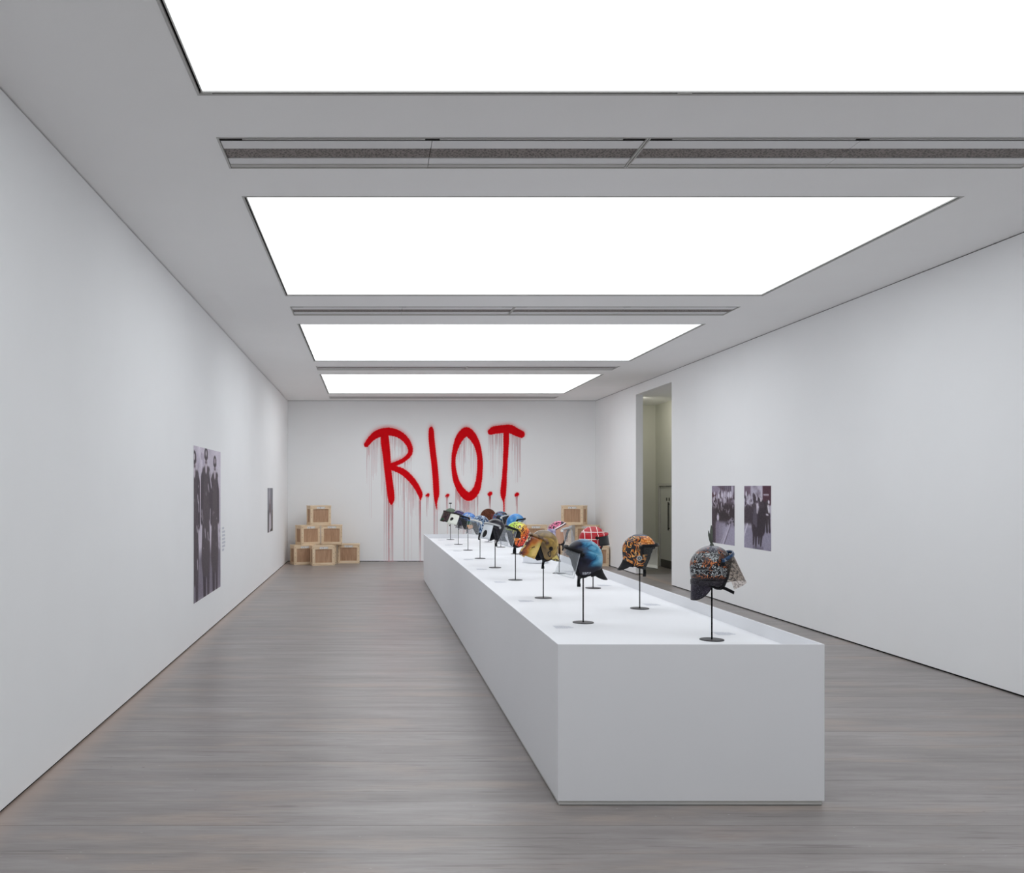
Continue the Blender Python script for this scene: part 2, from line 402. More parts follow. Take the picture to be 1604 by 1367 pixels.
def cover_of(X, Y, strokes):
    """dense core with a soft, slightly ragged edge, and a fog of overspray that is heavier above"""
    c = np.zeros(X.shape)
    for path, fog, up in strokes:
        d = dist_to(X, Y, path)-2.2+1.6*np.sin(X*0.21+Y*0.13)*np.sin(Y*0.17-X*0.07)
        core = np.clip(0.5-d/7.0, 0, 1); core = core*core*(3-2*core)
        dn = dist_to(X, Y+up, path); f = fog*np.exp(-np.clip(dn, 0, None)/11.0)
        c = 1-(1-c)*(1-np.maximum(core, np.where(d > 0, f, core)))
    return np.where(c < 0.012, 0, c)
LETTERS = [
 [(spline([(128,248,20),(165,200,25),(220,158,31),(300,138,33),(370,148,31),(430,180,28),(476,232,24),(497,288,20),(486,332,19),(440,375,18),(385,402,18),(330,425,21)]), .42, 12),
  (spline([(335,440,19),(380,452,23),(440,480,27),(500,535,26),(545,595,24),(576,655,20),(581,690,11),(577,715,2)]), .26, 6),
  (spline([(278,150,32),(285,230,35),(297,340,31),(306,440,29),(318,540,29),(330,640,30),(336,700,26),(337,735,13),(337,750,3)]), .36, 0)],
 [(spline([(670,108,12),(671,135,22),(674,200,24),(684,300,24),(698,420,24),(708,540,25),(714,640,24),(713,690,18),(711,730,9),(714,760,5),(718,790,2)]), .40, 8)],
 [(spline([(966,140,38),(912,186,33),(878,265,24),(858,360,17),(860,450,18),(882,555,24),(928,640,31),(988,683,36),(1045,632,31),(1070,545,25),(1079,440,23),(1077,350,22),(1059,262,25),(1020,184,33)], True), .30, 8),
  (spline([(966,112,10),(966,140,34)]), .3, 6)],
 [(spline([(1168,140,24),(1200,126,32),(1260,118,33),(1330,116,35),(1380,140,33),(1424,160,30)]), .42, 8),
  (spline([(1300,120,24),(1298,250,22),(1291,400,19),(1283,530,20),(1276,620,24),(1274,670,20),(1276,705,11),(1279,740,5),(1281,830,4)]), .26, 0)],
]
DOTS = [(640,672,13), (805,675,13), (1162,660,16), (1387,667,15)]
DOTST = [(np.array([(x-2, yq+3, r), (x+5, yq-5, r*0.9)], float), .18, 2) for x, yq, r in DOTS]
ALLST = [st for L in LETTERS for st in L]
fld = [0]
def field_mesh(name, strokes, parent):
    pts = np.concatenate([p[0] for p in strokes]); st = 2.5; m = 62 if len(strokes[0][0]) > 2 else 24; fld[0] += 1; dep = 0.0006+0.0001*fld[0]
    xs = np.arange(pts[:, 0].min()-m, pts[:, 0].max()+m, st); ys = np.arange(pts[:, 1].min()-m, pts[:, 1].max()+m*0.8, st)
    X, Y = np.meshgrid(xs, ys); cv = cover_of(X, Y, strokes); cv = np.where(cv > 0, np.maximum(cv, cover_of(X, Y, ALLST+DOTST)), 0); nx, ny = len(xs), len(ys)
    q = np.maximum.reduce([cv[:-1, :-1], cv[1:, :-1], cv[:-1, 1:], cv[1:, 1:]]) > 0
    j, i = np.nonzero(q); f = np.stack([j*nx+i, j*nx+i+1, (j+1)*nx+i+1, (j+1)*nx+i], 1)
    used = np.unique(f); remap = np.full(nx*ny, -1); remap[used] = np.arange(len(used)); f = remap[f]
    P = np.stack([(550+X.ravel()/5.347-VX)/F*YB-GX, np.full(nx*ny, -dep), EYE-(650+Y.ravel()/5.347-VY)/F*YB-2.0], 1)[used]
    me = bpy.data.meshes.new(name); me.from_pydata(P.tolist(), [], f.tolist()); me.update(); me.materials.append(M_SPRAY)
    at = me.attributes.new('cover', 'FLOAT', 'POINT'); at.data.foreach_set('value', cv.ravel()[used].astype(np.float32))
    return place(name, me, parent)
for L in LETTERS: field_mesh('letter', L, graf)
for D_ in DOTST: field_mesh('full_stop', [D_], graf)
class Runs:
    def __init__(s): s.mb = MB(); s.c = []
    def quad(s, x0, y0, y1, w0, w1, a0, a1):
        rows = []; k = len(s.c)*1.5e-6          # every run lies a hair over the one before it
        for t in (0, 0.25, 0.6, 1):
            x = x0+random.uniform(-0.7, 0.7)*(0 < t < 1); yq = y0+(y1-y0)*t; wd = w0+(w1-w0)*t; al = a0+(a1-a0)*t
            rows.append([gp(x-wd/2, yq, 0.0016+k), gp(x+wd/2, yq, 0.0016+k)]); s.c += [al, al]
        s.mb.grid(rows)
    def build(s, name, m, parent):
        me = bpy.data.meshes.new(name); me.from_pydata(s.mb.v, [], s.mb.f); me.update(); me.materials.append(m)
        at = me.attributes.new('cover', 'FLOAT', 'POINT'); at.data.foreach_set('value', np.clip(np.array(s.c, np.float32), 0, 1))
        return place(name, me, parent)
dr = Runs()
def thick(x, ys):           # how deep inside the thick paint each height lies
    c = np.full(len(ys), -1e9)
    for p, _, _ in ALLST: c = np.maximum(c, -dist_to(np.full(len(ys), x), ys, p))
    return c
def drips(n, x0, x1, top, lmin, lmax, a=0.5, wmin=1.7, wmax=3.2, end=1228):
    for _ in range(int(n*1.15)):
        x = random.uniform(x0, x1); y0 = top(x); L = lmin+(lmax-lmin)*random.random()**2.2
        ys = np.arange(y0, end, 3.0); c = thick(x, ys); i = np.nonzero(c <= -3)[0]
        if not len(i): continue
        yt = ys[i[0]]; j = np.nonzero(c[i[0]:] > -1)[0]; stop = ys[i[0]+j[0]] if len(j) else end
        al = a*random.uniform(0.6, 1.5); dr.quad(x, yt, min(yt+L, stop), random.uniform(wmin, wmax), random.uniform(1.3, 2.2), al, al*0.55)
def pw(pts):
    xs, ys = zip(*pts); return lambda x: float(np.interp(x, xs, ys))
ov = lambda cx0, cy0, a0, b0, sg: (lambda x: cy0+sg*b0*math.sqrt(max(0.0, 1-((x-cx0)/a0)**2)))
drips(30, 124, 248, lambda x: 248-(x-124)*0.75, 70, 330, 0.5)
drips(4, 124, 190, lambda x: 225, 300, 640, 0.45)
drips(46, 326, 472, pw([(326, 150), (400, 165), (440, 195), (474, 250)]), 60, 230, 0.5)
drips(16, 440, 512, lambda x: 270+(515-x)*1.33, 40, 170, 0.42)
drips(50, 346, 572, pw([(345, 450), (400, 462), (470, 520), (520, 580), (572, 670)]), 60, 300, 0.5)
drips(18, 250, 300, lambda x: 170+(x-245)*8.4, 160, 520, 0.42)
drips(12, 306, 352, lambda x: 700, 500, 540, 0.75, 2.2, 4)
drips(12, 308, 356, lambda x: 690, 90, 380, 0.65, 2.2, 4)
drips(4, 266, 300, lambda x: 560, 660, 680, 0.5, 2, 3.2)
drips(5, 440, 510, pw([(440, 490), (510, 570)]), 680, 740, 0.55, 2.2, 3.4)
drips(3, 571, 583, lambda x: 695, 500, 540, 0.95, 4, 6)
drips(36, 884, 1042, ov(962, 415, 95, 246, -1), 40, 330, 0.48)
drips(52, 872, 1066, ov(974, 410, 118, 292, 1), 60, 320, 0.62, 2, 3.8)
drips(10, 880, 1060, ov(974, 410, 118, 292, 1), 260, 500, 0.6, 2.2, 3.8)
drips(34, 1150, 1264, lambda x: 150, 80, 380, 0.46)
drips(30, 1328, 1424, lambda x: 150+(x-1326)*0.28, 60, 400, 0.46)
drips(6, 1262, 1296, lambda x: 690, 40, 140, 0.55)
drips(6, 690, 724, lambda x: 680, 500, 540, 0.65, 2.4, 4)
for x in (640, 805, 1162, 1387): drips(4, x-8, x+8, lambda q: 680, 60, 190, 0.7, 4, 7)
drips(2, 803, 808, lambda x: 690, 430, 500, 0.6, 3, 5); drips(2, 1385, 1389, lambda x: 690, 160, 200, 0.7, 4, 6)
drips(2, 1276, 1284, lambda x: 740, 300, 400, 0.9, 7, 9)
o = dr.build('drips', M_DRIP, graf); o['kind'] = 'stuff'; o['label'] = 'thin pale red paint runs below the letters'
for x0, x1 in ((238, 385), (552, 614)):        # dried paint on the floor at the foot of the wall
    pc = MB(); cc = []; rows = []
    for yy_, al in ((0.0, .75), (0.05, .6), (0.11, 0.0)):
        row = []
        for t in np.linspace(0, 1, 9):
            gx = gp(x0+(x1-x0)*t, 0, 0)[0]; row.append((gx, -0.002-yy_*(0.6+0.4*math.sin(3+7*t)), -1.9988)); cc.append(al*(math.sin(math.pi*t)**0.5 if 0 < t < 1 else 0))
        rows.append(row)
    pc.grid(rows); me = bpy.data.meshes.new('paint_puddle'); me.from_pydata(pc.v, [], pc.f); me.materials.append(M_DRIP)
    at = me.attributes.new('cover', 'FLOAT', 'POINT'); at.data.foreach_set('value', np.array(cc, np.float32)); place('paint_puddle', me, graf)

# ------------------------------------------------------------------ photo prints on the side walls
def print_mat():
    g = G('matte_photo_print', 0.6, 0.3); g.col(g.attr('ink').outputs['Color']); return g.m
M_PRINT = print_mat()
class Img:
    def __init__(s, nu, nv, rgb):
        s.u, s.v = np.meshgrid(np.linspace(0, 1, nu), np.linspace(0, 1, nv)); s.nu, s.nv = nu, nv
        s.a = np.zeros((nv, nu, 3)); s.a[:] = rgb
    def soft(s, m, k): return np.clip(m*k+0.5, 0, 1)
    def put(s, m, rgb): m = np.clip(m, 0, 1)[..., None]; s.a = s.a*(1-m)+np.array(rgb, float)*m
    def ell(s, u, v, ru, rv, rgb, k=8): s.put(s.soft(1-np.hypot((s.u-u)/ru, (s.v-v)/rv), k), rgb)
    def box(s, u0, v0, u1, v1, rgb, k=60): s.put(s.soft(np.minimum(np.minimum(s.u-u0, u1-s.u), np.minimum(s.v-v0, v1-s.v)), k), rgb)
    def seg(s, u0, v0, u1, v1, r0, r1, rgb, k=60):
        du, dv = u1-u0, v1-v0; t = np.clip(((s.u-u0)*du+(s.v-v0)*dv)/(du*du+dv*dv+1e-9), 0, 1)
        s.put(s.soft((r0+(r1-r0)*t)-np.hypot(s.u-u0-du*t, s.v-v0-dv*t), k), rgb)
    def speck(s, n, u0, v0, u1, v1, r, cols):
        for _ in range(n):
            s.ell(rng.uniform(u0, u1), rng.uniform(v0, v1), rng.uniform(.5, 1)*r, rng.uniform(.5, 1.6)*r, cols[rng.integers(len(cols))], 3)
    def grain(s, amt): 
        c = rng.normal(0, 1, (s.nv, s.nu)); s.a += (c*amt)[..., None]
    def mottle(s, amt, n=8):
        c = rng.normal(0, 1, (n, n)); iu = s.u*(n-1.001); iv = s.v*(n-1.001); a, b = iu.astype(int), iv.astype(int); fu, fv = iu-a, iv-b
        z = (c[b, a]*(1-fu)+c[b, a+1]*fu)*(1-fv)+(c[b+1, a]*(1-fu)+c[b+1, a+1]*fu)*fv; s.a += (z*amt)[..., None]
    def build(s, label, origin, udir, w_, h_, nrm):
        """thin print: front face carries the picture, real thickness behind"""
        t = empty('photo_print', origin); tag(t, label, 'poster')
        U = Vector(udir); N = Vector(nrm)
        vs = [tuple(U*(u*w_)+Vector((0, 0, -v*h_))+N*0.004) for u, v in zip(s.u.ravel(), s.v.ravel())]
        fs = [(j*s.nu+i, j*s.nu+i+1, (j+1)*s.nu+i+1, (j+1)*s.nu+i) for j in range(s.nv-1) for i in range(s.nu-1)]
        me = bpy.data.meshes.new('picture'); me.from_pydata(vs, [], fs); me.update(); me.materials.append(M_PRINT)
        a = np.clip(s.a, 0, 255)/255.0; a = np.where(a <= 0.04045, a/12.92, ((a+0.055)/1.055)**2.4)
        col = np.concatenate([a.reshape(-1, 3), np.ones((s.nu*s.nv, 1))], 1).astype(np.float32)
        at = me.attributes.new('ink', 'FLOAT_COLOR', 'POINT'); at.data.foreach_set('color', col.ravel())
        place('picture', me, t)
        p = [U*0, U*w_]; b = MB()
        lo = Vector((min(p[0].x, p[1].x, N.x*0.0035, 0), min(p[0].y, p[1].y), -h_)); hi = Vector((max(p[0].x, p[1].x, N.x*0.0035, 0), max(p[0].y, p[1].y), 0))
        b.box(lo, hi).build('backing', M_BAFFLE, t)
D1, D2, LT = (70, 60, 70), (92, 82, 90), (214, 206, 220)
im = Img(120, 170, (206, 198, 212)); im.mottle(9)
im.speck(30, .12, .05, .4, .2, .02, [(186, 176, 194), (196, 188, 206)])
im.box(0, .70, 1, 1.02, (132, 124, 138), 12); im.mottle(8, 12)
im.box(.88, .10, 1, .30, (214, 208, 220), 20); im.box(.9, .3, 1, .52, (196, 190, 204), 20)
def officer(u, v, s, cropped=False, turn=0.0):
    im.seg(u-.06*s, v+.62*s, u-.05*s, 1.0, .07*s, .045*s, D1); im.seg(u+.07*s, v+.62*s, u+.08*s, .98, .07*s, .04*s, (80, 70, 80))
    im.seg(u, v+.20*s, u-.01, v+.70*s, .10*s, .15*s, (84, 75, 82), 40)
    im.seg(u-.09*s, v+.17*s, u+.09*s, v+.17*s, .05*s, .06*s, (80, 70, 78)); im.seg(u+.13*s, v+.2*s, u+.15*s, v+.46*s, .05*s, .035*s, D1)
    im.seg(u-.13*s, v+.2*s, u-.15*s, v+.46*s, .05*s, .035*s, D1)
    im.seg(u, v+.06*s, u, v+.13*s, .035*s, .03*s, (202, 192, 204)); im.ell(u, v+.055*s, .048*s, .052*s, (206, 196, 208))
    im.ell(u, v+.03*s, .062*s, .045*s, (66, 56, 66)); im.seg(u-.055*s, v+.05*s, u+.055*s, v+.05*s, .008, .008, (60, 50, 60))
    im.ell(u, v+.025*s, .018*s, .022*s, (205, 195, 205)); im.seg(u-.03*s, v+.085*s, u+.03*s, v+.085*s, .008, .008, (96, 82, 92))
officer(.02, .045, 1.0); officer(.76, .05, .97); officer(.42, .008, 1.02)
im.seg(.55, .16, .62, .26, .012, .012, LT); im.seg(.9, .2, .98, .32, .02, .014, LT)
for q in ((.13, .32, .14, .36), (.16, .36, .17, .42), (.5, .25, .52, .28), (.58, .42, .57, .52), (.55, .5, .6, .56), (.38, .55, .4, .6), (.48, .57, .5, .62), (.27, .42, .28, .48),
          (.1, .52, .12, .55), (.95, .36, .95, .47), (.93, .56, .95, .63), (.92, .69, .97, .71), (.12, .74, .13, .79), (.6, .6, .55, .63)):
    im.seg(*q, .010, .008, (206, 198, 212))
im.speck(36, 0, .25, 1, .68, .012, [(120, 110, 118), (68, 60, 66), (140, 130, 140)]); im.grain(5)
im.build('tall monochrome photo print of uniformed officers standing in a row, left wall', (XL, 11.98, 2.575), (0, 1, 0), 2.15, 2.05, (1, 0, 0))
im = Img(50, 60, (120, 120, 128)); im.mottle(10)
im.box(.2, 0, .5, .3, (168, 168, 178), 6); im.seg(.5, .3, .55, .75, .1, .2, (150, 140, 146), 12); im.ell(.45, .55, .16, .2, (112, 100, 104))
im.seg(.45, .72, .45, .95, .16, .2, (204, 198, 206), 20); im.box(0, .5, .15, 1, (62, 54, 52), 20); im.box(.8, .5, 1, 1, (86, 78, 66), 20); im.seg(.5, .98, .8, .95, .02, .03, (48, 42, 42)); im.grain(5)
im.build('small narrow grey photo print near the far end of the left wall', (XL, 20.66, 2.04), (0, 1, 0), 1.09, 1.0, (1, 0, 0))
im = Img(70, 80, (120, 108, 124)); im.mottle(12)
im.box(0, 0, .55, .1, (104, 84, 98), 20); im.seg(0, .02, .7, .2, .09, .06, (152, 140, 160), 30); im.box(0, .12, .2, .3, (82, 52, 64), 20)
for q in np.linspace(.4, .9, 7): im.seg(q, 0, q+.02, .14, .018, .015, (84, 74, 90))
im.box(.86, 0, .95, .26, (190, 182, 200), 40)
im.box(0, .3, 1, .64, (54, 44, 51), 12); im.speck(46, .12, .13, 1, .26, .045, [(205, 198, 214), (176, 166, 184), (90, 76, 88), (214, 208, 222)])
im.speck(46, 0, .22, 1, .40, .035, [(200, 192, 206), (62, 50, 60), (78, 66, 76), (170, 160, 176)]); im.box(0, .38, 1, .58, (56, 46, 52), 6)
im.box(.2, .62, 1.1, 1.1, (150, 143, 162), 14); im.box(.5, .68, 1.1, 1.1, (166, 160, 182), 10); im.box(-.1, .4, .16, 1.1, (72, 62, 72), 14)
im.seg(.28, .52, .27, .98, .05, .035, (136, 126, 146)); im.ell(.28, .55, .05, .05, (206, 200, 214)); im.speck(14, .25, .4, .9, .5, .02, [(140, 130, 142), (52, 44, 50)])
im.seg(.8, .66, .5, 1, .014, .03, (198, 192, 210)); im.seg(.72, .68, .4, 1, .012, .02, (182, 176, 194)); im.seg(.84, .66, .56, 1, .008, .012, (88, 80, 92))
im.speck(16, .6, .55, 1, .66, .03, [(66, 56, 66), (52, 44, 54), (160, 152, 168)]); im.grain(7)
im.build('left one of the paired crowd photo prints on the right wall, with tram rails', (XR, 17.03, 2.07), (0, -1, 0), 1.06, 1.035, (-1, 0, 0))
im = Img(70, 80, (196, 190, 206)); im.mottle(8)
im.box(0, 0, .25, .2, (118, 98, 116), 20); im.seg(.38, 0, .6, .12, .05, .03, (150, 140, 158), 20); im.box(.3, .05, .5, .28, (184, 178, 196), 10); im.box(.46, .12, .56, .3, (120, 108, 124), 16)
im.box(.7, 0, 1.1, .3, (78, 44, 60), 40); im.box(.73, .13, .92, .15, (200, 190, 204), 60)
im.speck(50, 0, .14, .62, .34, .045, [(206, 200, 214), (84, 72, 86), (176, 168, 184), (64, 54, 64)])
im.box(-.1, .66, 1.1, 1.1, (154, 149, 170), 16); im.box(-.1, .34, .35, .62, (74, 64, 74), 14); im.seg(.12, .62, 0, .80, .02, .02, (206, 200, 216))
for q in (.1, .22): im.ell(q, .37, .07, .06, (120, 110, 120)); im.ell(q, .45, .08, .14, (70, 60, 70))
im.seg(.86, .3, .86, .46, .08, .06, (66, 56, 64)); im.seg(.84, .46, .86, .70, .05, .035, (58, 48, 56)); im.seg(.93, .46, .95, .7, .045, .03, (58, 48, 56)); im.ell(.92, .25, .03, .03, (214, 208, 220)); im.seg(.9, .32, .92, .4, .03, .02, (222, 216, 226)); im.seg(.8, .44, .9, .45, .012, .012, (216, 210, 222))
im.seg(.40, .42, .46, .64, .14, .17, (66, 57, 68), 30); im.seg(.70, .36, .64, .64, .13, .16, (54, 45, 55), 30); im.ell(.64, .25, .06, .05, (58, 48, 58)); im.ell(.64, .225, .03, .03, (216, 210, 220)); im.ell(.66, .3, .1, .05, (70, 60, 70))
im.seg(.5, .3, .5, .42, .03, .02, (216, 210, 222)); im.ell(.38, .33, .07, .06, (80, 70, 80)); im.ell(.42, .55, .08, .2, (92, 84, 98), 3)
for a in ((.38, .66, .36, .92), (.46, .7, .45, .97), (.58, .7, .56, .9), (.68, .68, .63, .93)): im.seg(*a, .05, .026, (58, 48, 58))
im.seg(.36, .98, .7, .98, .02, .02, (110, 104, 122), 20); im.grain(7)
im.build('right one of the paired crowd photo prints on the right wall, with horses', (XR, 15.56, 2.065), (0, -1, 0), 1.04, 1.03, (-1, 0, 0))

# ------------------------------------------------------------------ captions (illegible lines of small print)
M_CAPT = plain('pale_grey_lettering', S(206, 209, 218), 0.6)
def caption_mesh(w_, h_, lines):
    b = MB(); rr = random.Random(3)
    for i in range(lines):
        x = 0; y1 = -i*h_/lines; lim = w_*(0.6 if i in (0, lines-1) else rr.uniform(.85, 1))
        while x < lim:
            L = rr.uniform(.05, .13)*w_; b.box((x, y1-h_/lines*0.62, 0), (min(x+L, lim), y1, 0.0004)); x += L+0.02*w_
    me = b.mesh('caption_text'); me.materials.append(M_CAPT); return me
CAP = caption_mesh(0.15, 0.15, 7)

# ------------------------------------------------------------------ packing crates
def wood_mat(name, a, b, c, along):
    g = G(name, 0.6, 0.3); r = g.rnd()
    sc = (3, 3, 3)
    sc = {'x': (3, 40, 40), 'z': (40, 40, 3)}[along]
    cv = g.n('ShaderNodeCombineXYZ')
    for i in range(3): g.put(cv.inputs[i], g.math('MULTIPLY', r, 11.0+7*i))
    ad = g.n('ShaderNodeVectorMath'); g.put(ad.inputs[0], g.v); g.put(ad.inputs[1], cv.outputs[0])
    n = g.noise(g.map(ad.outputs[0], sc), 1.0, 3, 0.55, 0.6); k = g.noise(ad.outputs[0], 5, 2)
    col = g.ramp(n, [(0.25, a), (0.5, b), (0.75, c)]); col = g.mix(g.math('MULTIPLY', g.step(k, 0.62, 0.75), 0.4), col, a)
    g.col(col); return g.m
M_PINE = wood_mat('pale_pine', S(206, 178, 146), S(228, 204, 172), S(238, 220, 194), 'x')
M_PINEV = wood_mat('pale_pine_upright', S(206, 178, 146), S(228, 204, 172), S(238, 220, 194), 'z')
M_PLY = wood_mat('brown_plywood', S(158, 122, 94), S(182, 146, 117), S(196, 162, 134), 'z')
def label_mat():
    g = G('crate_label', 0.6); n = g.noise(g.map(g.v, (40, 1, 90)), 1.0, 1)
    g.col(g.mix(g.gt(n, 0.62), S(222, 220, 218), S(120, 116, 116))); return g.m
M_LABEL = label_mat()
M_SCREW = plain('screw', S(70, 60, 52), 0.5)
def make_crate(W, D, Hh):
    t = empty('packing_crate', (0, 0, 0)); bt, th = 0.075, 0.018
    x0, x1, y0, y1 = -W/2, W/2, 0.0, D            # front face at y = 0, battens proud of it
    bx((x0+th, y0+th, 0.02), (x1-th, y0+th+0.012, Hh-0.022)).build('front_panel', M_PLY, t)
    bx((x0+th, y1-th-0.012, 0.02), (x1-th, y1-th, Hh-0.022)).build('back_panel', M_PLY, t)
    for xs in (x0+th, x1-th-0.012): bx((xs, y0+th+0.012, 0.02), (xs+0.012, y1-th-0.012, Hh-0.022)).build('side_panel', M_PLY, t)
    bx((x0+th, y0+th, 0.0), (x1-th, y1-th, 0.02)).build('floor_panel', M_PLY, t)
    bx((x0-0.006, y0-0.006, Hh-0.022), (x1+0.006, y1+0.006, Hh)).build('lid', M_PINE, t, bevel=0.002)
    for ya, yb in ((y0, y0+th), (y1-th, y1)):
        for xa in (x0, x1-bt): bx((xa, ya, bt), (xa+bt, yb, Hh-0.022-bt)).build('stile', M_PINEV, t, bevel=0.0015)
        bx((x0, ya, 0), (x1, yb, bt)).build('rail', M_PINE, t, bevel=0.0015); bx((x0, ya, Hh-0.022-bt), (x1, yb, Hh-0.022)).build('rail', M_PINE, t, bevel=0.0015)
    for xa, xb in ((x0, x0+th), (x1-th, x1)):
        for ya in (y0+th, y1-th-bt*0.7): bx((xa, ya, bt), (xb, ya+bt*0.7, Hh-0.022-bt)).build('stile', M_PINEV, t, bevel=0.0015)
        for za in (0, Hh-0.022-bt): bx((xa, y0+th, za), (xb, y1-th, za+bt)).build('rail', M_PINEV, t, bevel=0.0015)
    bx((-0.11, -0.0025, Hh-0.022-bt*0.85), (0.12, 0.0, Hh-0.022-bt*0.15)).build('paper_label', M_LABEL, t)
    sc = MB()
    for sx in (x0+0.03, x1-0.03):
        for sz in (0.03, Hh*0.33, Hh*0.66, Hh-0.06): sc.lathe([(0.006, 0), (0.006, 0.002)], 8, (0, 0, 0)); b = len(sc.v)-8
    s2 = MB()
    for sx in (x0+0.03, x1-0.03):
        for sz in (0.03, Hh*0.4, Hh*0.6, Hh-0.06): s2.box((sx-0.006, -0.002, sz-0.006), (sx+0.006, 0.0, sz+0.006))
    s2.build('screws', M_SCREW, t)
    return t
HC = 0.525
# (x of one front corner in the photo, depth Y of it, corner side, width, depth, yaw degrees, level, label)
crates = [
 (461.0, 24.62, 'l', .58, .40, 21, 0, 'wooden packing crate against the left wall in the bottom row of the left stack'),
 (489.5, 24.38, 'l', .60, .33, 15, 0, 'wooden crate standing furthest forward at the bottom of the left stack'),
 (528.5, 25.15, 'l', .60, .42, 0, 0, 'rightmost wooden crate of the left stack, on the floor beside the red drips'),
 (527.3, 25.00, 'r', .55, .42, 0, 0, 'wooden crate half hidden behind the forward crate of the left stack'),
 (472.0, 24.70, 'l', .56, .40, 28, 1, 'left wooden crate of the middle row in the left stack, turned to show its side'),
 (503.0, 24.95, 'l', .57, .42, 2, 1, 'right wooden crate of the middle row in the left stack, facing forward'),
 (486.5, 24.85, 'l', .575, .38, 20, 2, 'topmost wooden crate of the left corner stack'),
 (954.0, 24.20, 'r', .60, .40, -1, 0, 'wooden crate touching the right wall at the bottom of the right stack'),
 (911.5, 24.72, 'r', .56, .42, -4, 0, 'bottom row crate of the right stack, second from the right wall'),
 (874.5, 24.75, 'r', .60, .42, -6, 0, 'bottom row crate of the right stack, third from the right wall'),
 (836.5, 24.80, 'r', .60, .42, -4, 0, 'bottom row crate of the right stack nearest the graffiti'),
 (934.5, 24.80, 'r', .58, .38, -26, 1, 'middle row crate of the right stack nearest the right wall, behind the red helmet'),
 (894.5, 24.92, 'r', .58, .42, -9, 1, 'middle row crate of the right stack behind the pink helmet'),
 (857.5, 24.95, 'r', .62, .42, -6, 1, 'leftmost crate of the middle row in the right stack, above the gold helmet'),
 (913.0, 24.88, 'r', .60, .40, -30, 2, 'topmost wooden crate of the right corner stack'),
]
for cx_, Y, side, W, D, yaw, lvl, lab in crates:
    t = make_crate(W, D, HC); a = math.radians(yaw); X = px(cx_, Y)
    s = 1 if side == 'l' else -1
    t.location = (X+s*W/2*math.cos(a), Y+s*W/2*math.sin(a), HC*lvl); t.rotation_euler = (0, 0, a)
    tag(t, lab, 'crate', 'crates stacked in the left corner' if cx_ < 579 else 'crates stacked in the right corner')

# ------------------------------------------------------------------ helmets
EDGE_OUT = [(0, .042), (50, .036), (60, .00), (68, -.085), (76, -.135), (90, -.148), (112, -.134), (140, -.108), (180, -.092)]
EDGE_IN = [(0, .026), (34, .018), (44, -.02), (52, -.085), (60, -.138), (74, -.160), (90, -.158), (112, -.142), (140, -.114), (180, -.098)]
def edge_z(deg, tab=None):
    d = abs((deg+180) % 360-180)
    EDGE = tab or EDGE_OUT
    for (a, za), (b, zb) in zip(EDGE, EDGE[1:]):
        if d <= b:
            t = (d-a)/(b-a); t = t*t*(3-2*t); return za+(zb-za)*t
    return EDGE[-1][1]
AX, BY, CZ = 0.148, 0.124, 0.150
def sp_pt(deg, z, k=1.0):
    ph = math.radians(deg); q = z/k
    rho = math.sqrt(max(0, 1-(q/CZ)**2)) if q >= 0 else 1-0.22*(q/0.17)**2
    ax = AX if math.cos(ph) > 0 else AX*1.04
    return (k*ax*rho*math.cos(ph), k*BY*rho*math.sin(ph), z)
def shell_rows(k=1.0, nr=18, ns=72, dz=0.0, tab=None):
    rows = []
    for i in range(nr+1):
        row = []
        for j in range(ns):
            deg = 360*j/ns; ze = edge_z(deg, tab)+dz; s = max(i/nr, 0.004)
            if ze >= 0: z = k*CZ*math.cos(s*math.acos(min(1, ze/(k*CZ))))
            else:
                L = k*CZ*math.pi/2-ze; d = s*L
                z = k*CZ*math.cos(d/(k*CZ)) if d < k*CZ*math.pi/2 else -(d-k*CZ*math.pi/2)
            row.append(sp_pt(deg, z, k))
        rows.append(row)
    return rows
def strip_rows(a0, a1, prof, n=28, squash=1.0):
    """prof: list of (z, radius x, radius y); azimuth a0..a1"""
    return [[(rx*math.cos(math.radians(a0+(a1-a0)*j/n)), ry*math.sin(math.radians(a0+(a1-a0)*j/n)), z(a0+(a1-a0)*j/n) if callable(z) else z) for j in range(n+1)] for z, rx, ry in prof]
HINGE = (0.015, 0.03)
def pitch(rows, deg):
    a = math.radians(deg); c, s = math.cos(a), math.sin(a); out = []
    for r in rows: out.append([(HINGE[0]+(x-HINGE[0])*c-(z-HINGE[1])*s, y, HINGE[1]+(x-HINGE[0])*s+(z-HINGE[1])*c) for x, y, z in r])
    return out
M_LINER = plain('dark_grey_padding', S(52, 52, 56), 0.8, 0.12, var=0.15)
M_BLK = plain('black_plastic', S(14, 14, 17), 0.4, 0.22)
M_BLKM = plain('black_leather', S(18, 18, 23), 0.6, 0.2, var=0.2)
M_STRAP = plain('black_webbing', S(12, 12, 14), 0.7, 0.15)
M_SILVER = plain('silver_band', S(186, 188, 190), 0.35, 0.5, 0.3)
M_WHITEP = plain('white_plastic', S(226, 226, 222), 0.4)
def clear_mat(name, tint=(.985, .988, .99, 1), op=0.12, rgb=S(222, 227, 232)):
    g = G(name, 0.08, 0.5); g.col(rgb); g.through(op, tint); return g.m
M_CLEAR = clear_mat('clear_visor')
M_HAZY = clear_mat('hazy_visor', (.96, .965, .97, 1), 0.13, S(200, 204, 212))
M_EDGE = clear_mat('polished_visor_edge', (.95, .96, .97, 1), 0.6, S(232, 236, 240))  # pale colour stands in for the highlight on visor borders
M_SMOKE = clear_mat('smoked_visor', (.80, .80, .81, 1), 0.10, S(120, 122, 124))
M_STAND = plain('blackened_steel', S(12, 12, 14), 1.0, 0.0)
M_FOOT = plain('blackened_steel_foot', S(30, 29, 32), 0.45, 0.4)

